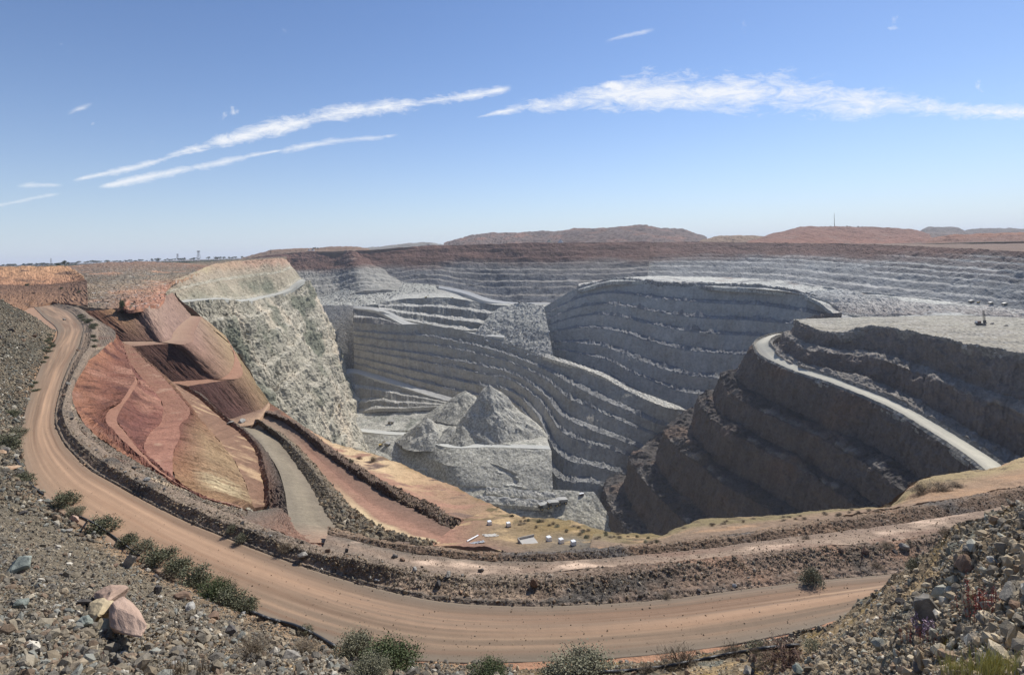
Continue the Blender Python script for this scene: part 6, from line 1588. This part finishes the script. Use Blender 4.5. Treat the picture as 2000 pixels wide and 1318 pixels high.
sheet(958, 1046, 30, 16, 'crumpled grey sheet spread on the pit edge above the blue marked one', C(196, 190, 178), 1, .5)
sheet(932, 1060, 30, 14, 'crumpled grey sheet with a blue corner beside the brown road end', C(168, 170, 172), 2, .4)
sheet(936, 1058, 9, 5, 'small blue plastic sheet lying on the lower grey sheet', C(104, 108, 150), 3, .4)
def slab():
    loc, n = ray(1032, 1060); s = loc.y / F
    t = empty('concrete_slab', loc, .35); tag(t, 'pale concrete slab with a low kerb on the scrubby pit edge', 'slab')
    MB().box((0, 0, .02), (34 * s, 30 * s, .14)).build('base_slab', M_CONC, t, .02)
    MB().box((-16 * s, 2 * s, .16), (2 * s, 28 * s, .22)).build('kerb', M_CONC, t, .02)
    MB().box((2 * s, 16 * s, .16), (34 * s, 2 * s, .22)).build('kerb', M_CONC, t, .02)
slab()
a_, n_ = ray(912, 1058); b_, n2_ = ray(934, 1046)
t = empty('pole', a_); tag(t, 'pale pole lying on the ground beside the grey sheets', 'pole')
MB().bar((0, 0, .06), b_ - a_ + Vector((0, 0, .06)), .06, 8).build('shaft', M_WHITE, t)
MB().bar((b_ - a_) * .99 + Vector((0, 0, .06)), (b_ - a_) * 1.02 + Vector((0, 0, .06)), .075, 8).build('end_collar', flat_mat('red_paint', (.45, .06, .05)), t)

# ------------------------------------------------------------------ mine vehicles
M_YEL = flat_mat('yellow_paint', (.48, .34, .10), .5)
M_TRAY = flat_mat('worn_steel', (.33, .32, .29), .5, .3)
M_GLASS = flat_mat('dark_glass', (.03, .035, .04), .15)
M_TYRE = flat_mat('tyre_rubber', (.025, .025, .025), .9)
M_DKST = flat_mat('dark_steel', (.06, .055, .05), .6)
M_WPAINT = flat_mat('white_paint', (.75, .75, .73), .4, noise=.06)
def haul_truck():
    t = empty('haul_truck', (0, 0, 0))
    MB().box((0, 0, 1.9), (10.0, 2.6, 1.2)).build('chassis', M_DKST, t, .1)
    MB().prism([(-5.2, 3.4), (-4.6, 3.0), (1.8, 2.7), (2.6, 4.6), (5.2, 5.1), (5.2, 5.4), (2.0, 5.5), (-5.2, 4.6)], -3.2, 3.2).build('dump_body', M_TRAY, t)
    MB().box((4.0, -1.2, 3.7), (1.7, 2.2, 1.7)).build('cab', M_YEL, t, .08)
    MB().box((4.9, -1.2, 4.0), (.1, 1.9, .8)).build('windscreen', M_GLASS, t)
    MB().box((5.0, 0, 2.2), (.6, 5.6, 1.6)).build('radiator', M_DKST, t, .05)
    for x, y, w in ((3.4, -2.6, 1.0), (3.4, 2.6, 1.0), (-2.8, -2.4, 1.7), (-2.8, 2.4, 1.7)):
        wh = MB().bar((x, y - w / 2, 1.45), (x, y + w / 2, 1.45), 1.45, 20).build('wheel', M_TYRE, t)
        MB().bar((x, y - w / 2 - .03, 1.45), (x, y + w / 2 + .03, 1.45), .75, 14).build('rim', M_YEL, wh)
    return t
def excavator():
    t = empty('excavator', (0, 0, 0))
    for y in (-1.9, 1.9):
        MB().prism([(-3.2, .5), (-2.6, 0), (2.6, 0), (3.2, .5), (2.8, 1.2), (-2.8, 1.2)], y - .45, y + .45).build('track', M_DKST, t)
    MB().box((-.6, 0, 2.4), (5.6, 3.8, 1.9)).build('house', M_YEL, t, .12)
    MB().box((1.6, -1.2, 3.5), (1.6, 1.3, 1.5)).build('cab', M_GLASS, t, .08)
    MB().bar((1.8, .6, 2.8), (5.2, .6, 6.2), .42, 8).bar((5.2, .6, 6.2), (7.6, .6, 4.6), .38, 8).build('boom', M_YEL, t)
    MB().bar((7.6, .6, 4.6), (8.4, .6, 1.6), .3, 8).build('arm', M_YEL, t)
    MB().prism([(7.4, 1.7), (9.2, 1.9), (9.0, .3), (7.9, .2)], -.5, 1.7).build('bucket', M_DKST, t)
    return t
def drill_rig():
    t = empty('drill_rig', (0, 0, 0))
    for y in (-1.8, 1.8):
        MB().prism([(-3.6, .5), (-3.0, 0), (3.0, 0), (3.6, .5), (3.1, 1.2), (-3.1, 1.2)], y - .45, y + .45).build('track', M_DKST, t)
    MB().box((-.4, 0, 1.7), (11.0, 3.4, .7)).build('deck', M_DKST, t, .05)
    MB().box((-3.4, 0, 3.0), (4.2, 3.0, 2.0)).build('engine_house', M_RUST, t, .1)
    MB().box((-5.2, 0, 3.2), (1.2, 2.4, 1.6)).build('radiator', M_WPAINT, t, .1)
    MB().box((3.4, -.8, 3.2), (1.8, 1.8, 2.2)).build('cab', M_GLASS, t, .08)
    g = MB()
    for x in (4.4, 5.5):
        for y in (.0, 1.2): g.bar((x, y, 1.2), (x - .8, y, 13.5), .13, 6)
    for k in range(10):
        z = 1.6 + k * 1.2; x = 4.4 - .8 * z / 13
        g.bar((x, 0, z), (x + 1.1, 1.2, z + 1.1), .08, 5); g.bar((x + 1.1, 0, z), (x, 1.2, z + 1.1), .08, 5); g.bar((x, 0, z), (x + 1.1, 0, z + 1.2), .07, 5)
    g.build('mast', M_DKST, t)
    MB().bar((4.9, .6, .6), (4.2, .6, 12.6), .2, 8).build('drill_rod', M_RUST, t)
    return t
def pickup():
    t = empty('pickup', (0, 0, 0))
    MB().prism([(-2.6, .5), (2.6, .5), (2.6, 1.1), (1.3, 1.25), (.7, 1.85), (-.7, 1.85), (-.8, 1.2), (-2.6, 1.2)], -.95, .95).build('body', flat_mat('dusty_paint', (.30, .27, .22), .6), t, .05)
    MB().prism([(1.2, 1.28), (.68, 1.8), (-.62, 1.8), (-.68, 1.3)], -.97, .97).build('windows', M_GLASS, t)
    for x in (-1.6, 1.6):
        for y in (-.85, .85): MB().bar((x, y - .14, .4), (x, y + .14, .4), .4, 14).build('wheel', M_TYRE, t)
    return t
PROTO = {}
def vehicle(maker, px, py, length_px, own, label, cat, rz, group=None):
    loc, n = ray(px, py)
    if loc is None: return None
    if maker not in PROTO:
        o = maker(); PROTO[maker] = o
    else:
        o = copy_tree(PROTO[maker])
    s = length_px * loc.y / F / own
    o.location = loc + Vector((0, 0, .05)); o.rotation_euler = (0, 0, rz); o.scale = (s, s, s)
    tag(o, label, cat)
    if group: o['group'] = group
    elif 'group' in o: del o['group']
    return o
TR = 'haul trucks parked side by side on the pit floor'
vehicle(haul_truck, 1063, 994, 22, 10.4, 'haul truck at the lower end of the parked row of three', 'truck', math.radians(200), TR)
vehicle(haul_truck, 1080, 989, 22, 10.4, 'haul truck in the middle of the parked row of three', 'truck', math.radians(200), TR)
vehicle(haul_truck, 1097, 984, 22, 10.4, 'haul truck at the upper end of the parked row of three beside the dark wall', 'truck', math.radians(200), TR)
vehicle(drill_rig, 1916, 635, 24, 11.5, 'drill rig with its mast raised on the pale drilled platform', 'drill rig', math.radians(12))
vehicle(pickup, 1938, 633, 8, 5.2, 'dusty pickup parked close beside the drill rig', 'pickup', .3)
vehicle(pickup, 1965, 637, 8, 5.2, 'pickup standing alone further right than the drill rig', 'pickup', .1)
vehicle(excavator, 744, 871, 14, 11, 'excavator digging at the foot of the pale face in the lower pit', 'excavator', math.radians(20))
vehicle(haul_truck, 757, 870, 11, 10.4, 'haul truck waiting beside the excavator in the lower pit', 'truck', math.radians(150))
vehicle(haul_truck, 764, 827, 11, 10.4, 'haul truck crossing the upper pit floor', 'truck', math.radians(170))
vehicle(excavator, 832, 582, 8, 11, 'tiny excavator on the white shelf left of the other one', 'excavator', .4)
vehicle(excavator, 884, 583, 6, 11, 'tiny excavator on the white shelf near the descending road', 'excavator', 2.4)
vehicle(haul_truck, 1897, 591, 9, 10.4, 'haul truck at the left of the line by the white bench on the far slope', 'truck', .1)
vehicle(haul_truck, 1935, 594, 8, 10.4, 'haul truck in the middle of the line by the white bench on the far slope', 'truck', .2)
vehicle(excavator, 1911, 592, 8, 11, 'excavator between the haul trucks on the far slope', 'excavator', .2)
vehicle(haul_truck, 1962, 596, 9, 10.4, 'haul truck at the right end of the line on the far slope', 'truck', .1)
vehicle(pickup, 1586, 562, 4, 5.2, 'tiny vehicle on the pale shelf above the middle wall', 'pickup', .2)
MB_site = ray(1136, 967)
if MB_site[0] is not None:
    s_ = MB_site[0].y / F
    t = empty('site_hut', MB_site[0], .35, s_); tag(t, 'pale roofed site hut on the pit floor above the parked trucks', 'hut')
    MB().box((0, 0, 1.6), (8.5, 4, 3.2)).build('hut_wall', M_RUST, t)
    MB().prism([(-4.8, 3.2), (4.8, 3.2), (4.8, 3.6), (0, 4.6), (-4.8, 3.6)], -2.4, 2.4).build('roof', M_WPAINT, t)

# ------------------------------------------------------------------ far towers, huts, trees and small piles on the skyline
def tower(px, ytop, ybase, wpx, Y, label, name='lattice_tower', cat='tower', head=False, mat=M_DKST):
    b = wpt(px, ybase, Y=Y); s = Y / F; h = (ybase - ytop) * s; w = wpx * s
    t = empty(name, b); tag(t, label, cat)
    g = MB()
    for x in (-1, 1):
        for y in (-1, 1): g.bar((x * w / 2, y * w / 2, -4), (x * w * .16, y * w * .16, h), max(.14 * s, w * .05), 5)
    for k in range(5):
        z0, z1 = h * k / 5, h * (k + 1) / 5; a0 = w * (.5 - .34 * k / 5); a1 = w * (.5 - .34 * (k + 1) / 5)
        g.bar((-a0, -a0, z0), (a1, -a1, z1), .14 * s, 4); g.bar((a0, -a0, z0), (-a1, -a1, z1), .14 * s, 4)
    g.build('lattice', mat, t)
    if head: MB().box((0, 0, h), (w * .9, w * .6, h * .18)).build('head_house', mat, t)
    else: MB().bar((0, 0, h), (0, 0, h * 1.15), .16 * s, 5).build('aerial', mat, t)
tower(388, 491, 503, 5, 3200, 'dark headframe tower, taller of the two on the town skyline', head=True)
tower(347, 497, 504, 3.5, 3200, 'smaller thin tower on the town skyline', head=True)
tower(100, 505, 520, 3, 2600, 'grey power pylon on the flat skyline behind the orange bluff')
tower(1630, 419, 444, .7, 1850, 'tall thin radio mast on top of the flat pink dump', 'radio_mast', 'mast')
tower(529, 487, 494, 1.6, 1800, 'small thin mast on the low hill left of the far corner', 'radio_mast', 'mast')
def hut(px, py, w, h, Y, label, group=None):
    b = wpt(px, py, Y=Y); s = Y / F
    t = empty('shed', b, random.Random(px).uniform(-.4, .4)); tag(t, label, 'shed', group)
    MB().box((0, 0, h * s * .3), (w * s, w * s * .6, h * s * .9)).build('shed_wall', M_WPAINT, t)
    MB().prism([(-w * s * .55, h * s * .74), (w * s * .55, h * s * .74), (0, h * s * 1.1)], -w * s * .36, w * s * .36).build('roof', M_TRAY, t)
hut(604, 489.5, 4, 2.4, 1550, 'small white shed, left one of a pair on the hill brow')
hut(611, 489.5, 5, 2.4, 1550, 'small white shed, right one of a pair on the hill brow')
hut(837, 480, 6, 2.2, 1500, 'white shed on the plain between the grey hill and the dark dump')
hut(938, 479.5, 10, 2.0, 1500, 'long white shed at the foot of the dark dump')
rng = np.random.default_rng(44)
for i in range(22):
    px = rng.uniform(222, 312); hut(float(px), yh(px) + rng.uniform(1.6, 3.4), rng.uniform(2.5, 5), 2.0, 3200, 'pale roofed house of the town among trees on the skyline', 'houses of the town on the skyline')
for i in range(7):
    px = rng.uniform(40, 90); hut(float(px), yh(px) + rng.uniform(3, 4.6), rng.uniform(2.5, 5), 1.6, 2600, 'pale shed on the flat country behind the orange bluff', 'sheds on the flat country behind the bluff')
TREE_F = [foliage_mesh(420, M_DARKLEAF, 60 + k, .16, clumps=12, squash=.7) for k in range(3)]
def tree(px, py, w, h, Y, label, group=None):
    b = wpt(px, py, Y=Y); s = Y / F
    t = empty('tree', b, random.Random(px).uniform(0, 6)); tag(t, label, 'tree', group)
    c = link('crown', TREE_F[int(px) % 3], t); c.scale = (w * s, w * s, h * s * .95); c.location = (0, 0, h * s * .22)
    MB().bar((0, 0, -2), (0, 0, h * s * .5), w * s * .05, 6).build('trunk', M_STEM, t)
def treeline():
    r = np.random.default_rng(5); n = 16000
    px = r.uniform(-60, 520, n); Y = r.uniform(1400, 3300, n)
    hgt = (3 + 5 * np.clip(.5 + fbm(np.stack((px / 14, Y / 300, 0 * px), -1), 3, 5) * 1.5, 0, 1)) * r.uniform(.2, 1, n)
    base = np.array([wpt(a, yh(a), Y=b) for a, b in zip(px, Y)]); base[:, 2] = ZC - 17 + hgt
    ax = r.normal(size=(n, 3)); ax /= np.linalg.norm(ax, axis=1)[:, None]; sd = np.cross(ax, r.normal(size=(n, 3))); sd /= np.linalg.norm(sd, axis=1)[:, None]
    L = r.uniform(3, 8, n)[:, None]
    V = np.stack((base - ax * L * .5, base + sd * L * .4, base + ax * L * .5, base - sd * L * .4), 1)
    cols = np.repeat(np.repeat(r.random(n)[:, None, None], 4, 1), 3, 2).reshape(-1, 3)
    o = link('treeline', raw_mesh('treeline', V.reshape(-1, 3), (np.arange(n) * 4)[:, None] + np.arange(4)[None], M_DARKLEAF, cols))
    o['kind'] = 'stuff'; o['label'] = 'dark scrubby woodland along the flat skyline'
treeline()
tree(127, 519, 9, 13, 900, 'lone spreading tree on the skyline above the orange bluff')
tree(115, 520, 9, 8, 900, 'low dark tree left of the lone spreading tree')
for i in range(60):
    px = rng.uniform(150, 480); tree(float(px), yh(px) + rng.uniform(.6, 2.2), rng.uniform(4, 9), rng.uniform(3.0, 5.5), 3000, 'dark tree in the town treeline on the skyline', 'trees of the town treeline')
for i in range(50):
    px = rng.uniform(-20, 150); tree(float(px), yh(px) + rng.uniform(2, 4), rng.uniform(5, 10), rng.uniform(2.5, 4.5), 2600, 'dark tree on the flat skyline behind the orange bluff', 'trees on the flat skyline behind the bluff')
for k, (px, h) in enumerate(((612, 3.5), (616, 4.5), (621, 3.5), (697, 4), (684, 3))):
    tree(px, 486.5 if px < 650 else 485.5, 4, h, 1880, ('first', 'second', 'third', 'fourth', 'fifth')[k] + ' small tree counted from the west on the low brown hill crest', 'trees on the low brown hill crest')
for px, h in ((1611, 3), (1622, 3.6), (1654, 4.4), (1660, 3.4), (1676, 3.2), (1684, 3), (1640, 2.6)):
    tree(px, 444.5, 4, h, 1820, 'small dark tree on the flat top of the pink dump', 'trees on top of the pink dump')
def cone(px, ytop, ybase, w, Y, label, col):
    b = wpt(px, ybase, Y=Y); s = Y / F
    bm = bmesh.new(); bmesh.ops.create_cone(bm, cap_ends=False, segments=40, radius1=w * s / 2, radius2=.6, depth=(ybase - ytop) * s + 4)
    bmesh.ops.subdivide_edges(bm, edges=bm.edges[:], cuts=2)
    for v in bm.verts: v.co += Vector(np.random.default_rng(int(abs(v.co.x * 97 + v.co.y * 31)) + 1).normal(0, .35, 3))
    me = bpy.data.meshes.new('stockpile'); bm.to_mesh(me); bm.free()
    me.materials.append(flat_mat('stockpile_dust', col, .95, noise=.2, sc=6))
    o = link('stockpile', me, None, Vector(b) + Vector((0, 0, (ybase - ytop) * s / 2 - 2))); tag(o, label, 'stockpile', 'two conical piles on the plain below the dark dump')
cone(1073, 468.5, 475, 22, 1480, 'cream coloured conical pile on the plain below the dark dump', C(214, 200, 176))
cone(1095, 467.5, 474, 15, 1480, 'white conical pile beside the cream one below the dark dump', C(224, 222, 218))

# ------------------------------------------------------------------ the dusty air over the mine
def build_haze():
    bm = bmesh.new(); bmesh.ops.create_cube(bm, size=1.0)
    for v in bm.verts:
        v.co = Vector((100 + v.co.x * 36000, 800 + v.co.y * 36000, (ZC + 150 if v.co.z > 0 else ZC - 347)))
    me = bpy.data.meshes.new('haze'); bm.to_mesh(me); bm.free()
    o = bpy.data.objects.new('haze', me); COL.objects.link(o); o['kind'] = 'stuff'
    o['label'] = 'thin blue grey dust haze filling the air over the pit'
    mt = bpy.data.materials.new('haze'); mt.use_nodes = True
    T = NT(mt.node_tree)
    for nd in list(T.n): T.n.remove(nd)
    out = T.add('ShaderNodeOutputMaterial'); pv = T.add('ShaderNodeVolumePrincipled')
    pv.inputs['Color'].default_value = (0.84, 0.90, 1.0, 1)
    pv.inputs['Density'].default_value = HAZE
    pv.inputs['Anisotropy'].default_value = 0.1
    T.l.new(pv.outputs[0], out.inputs['Volume'])
    me.materials.append(mt)
HAZE = 0.00006
build_haze()
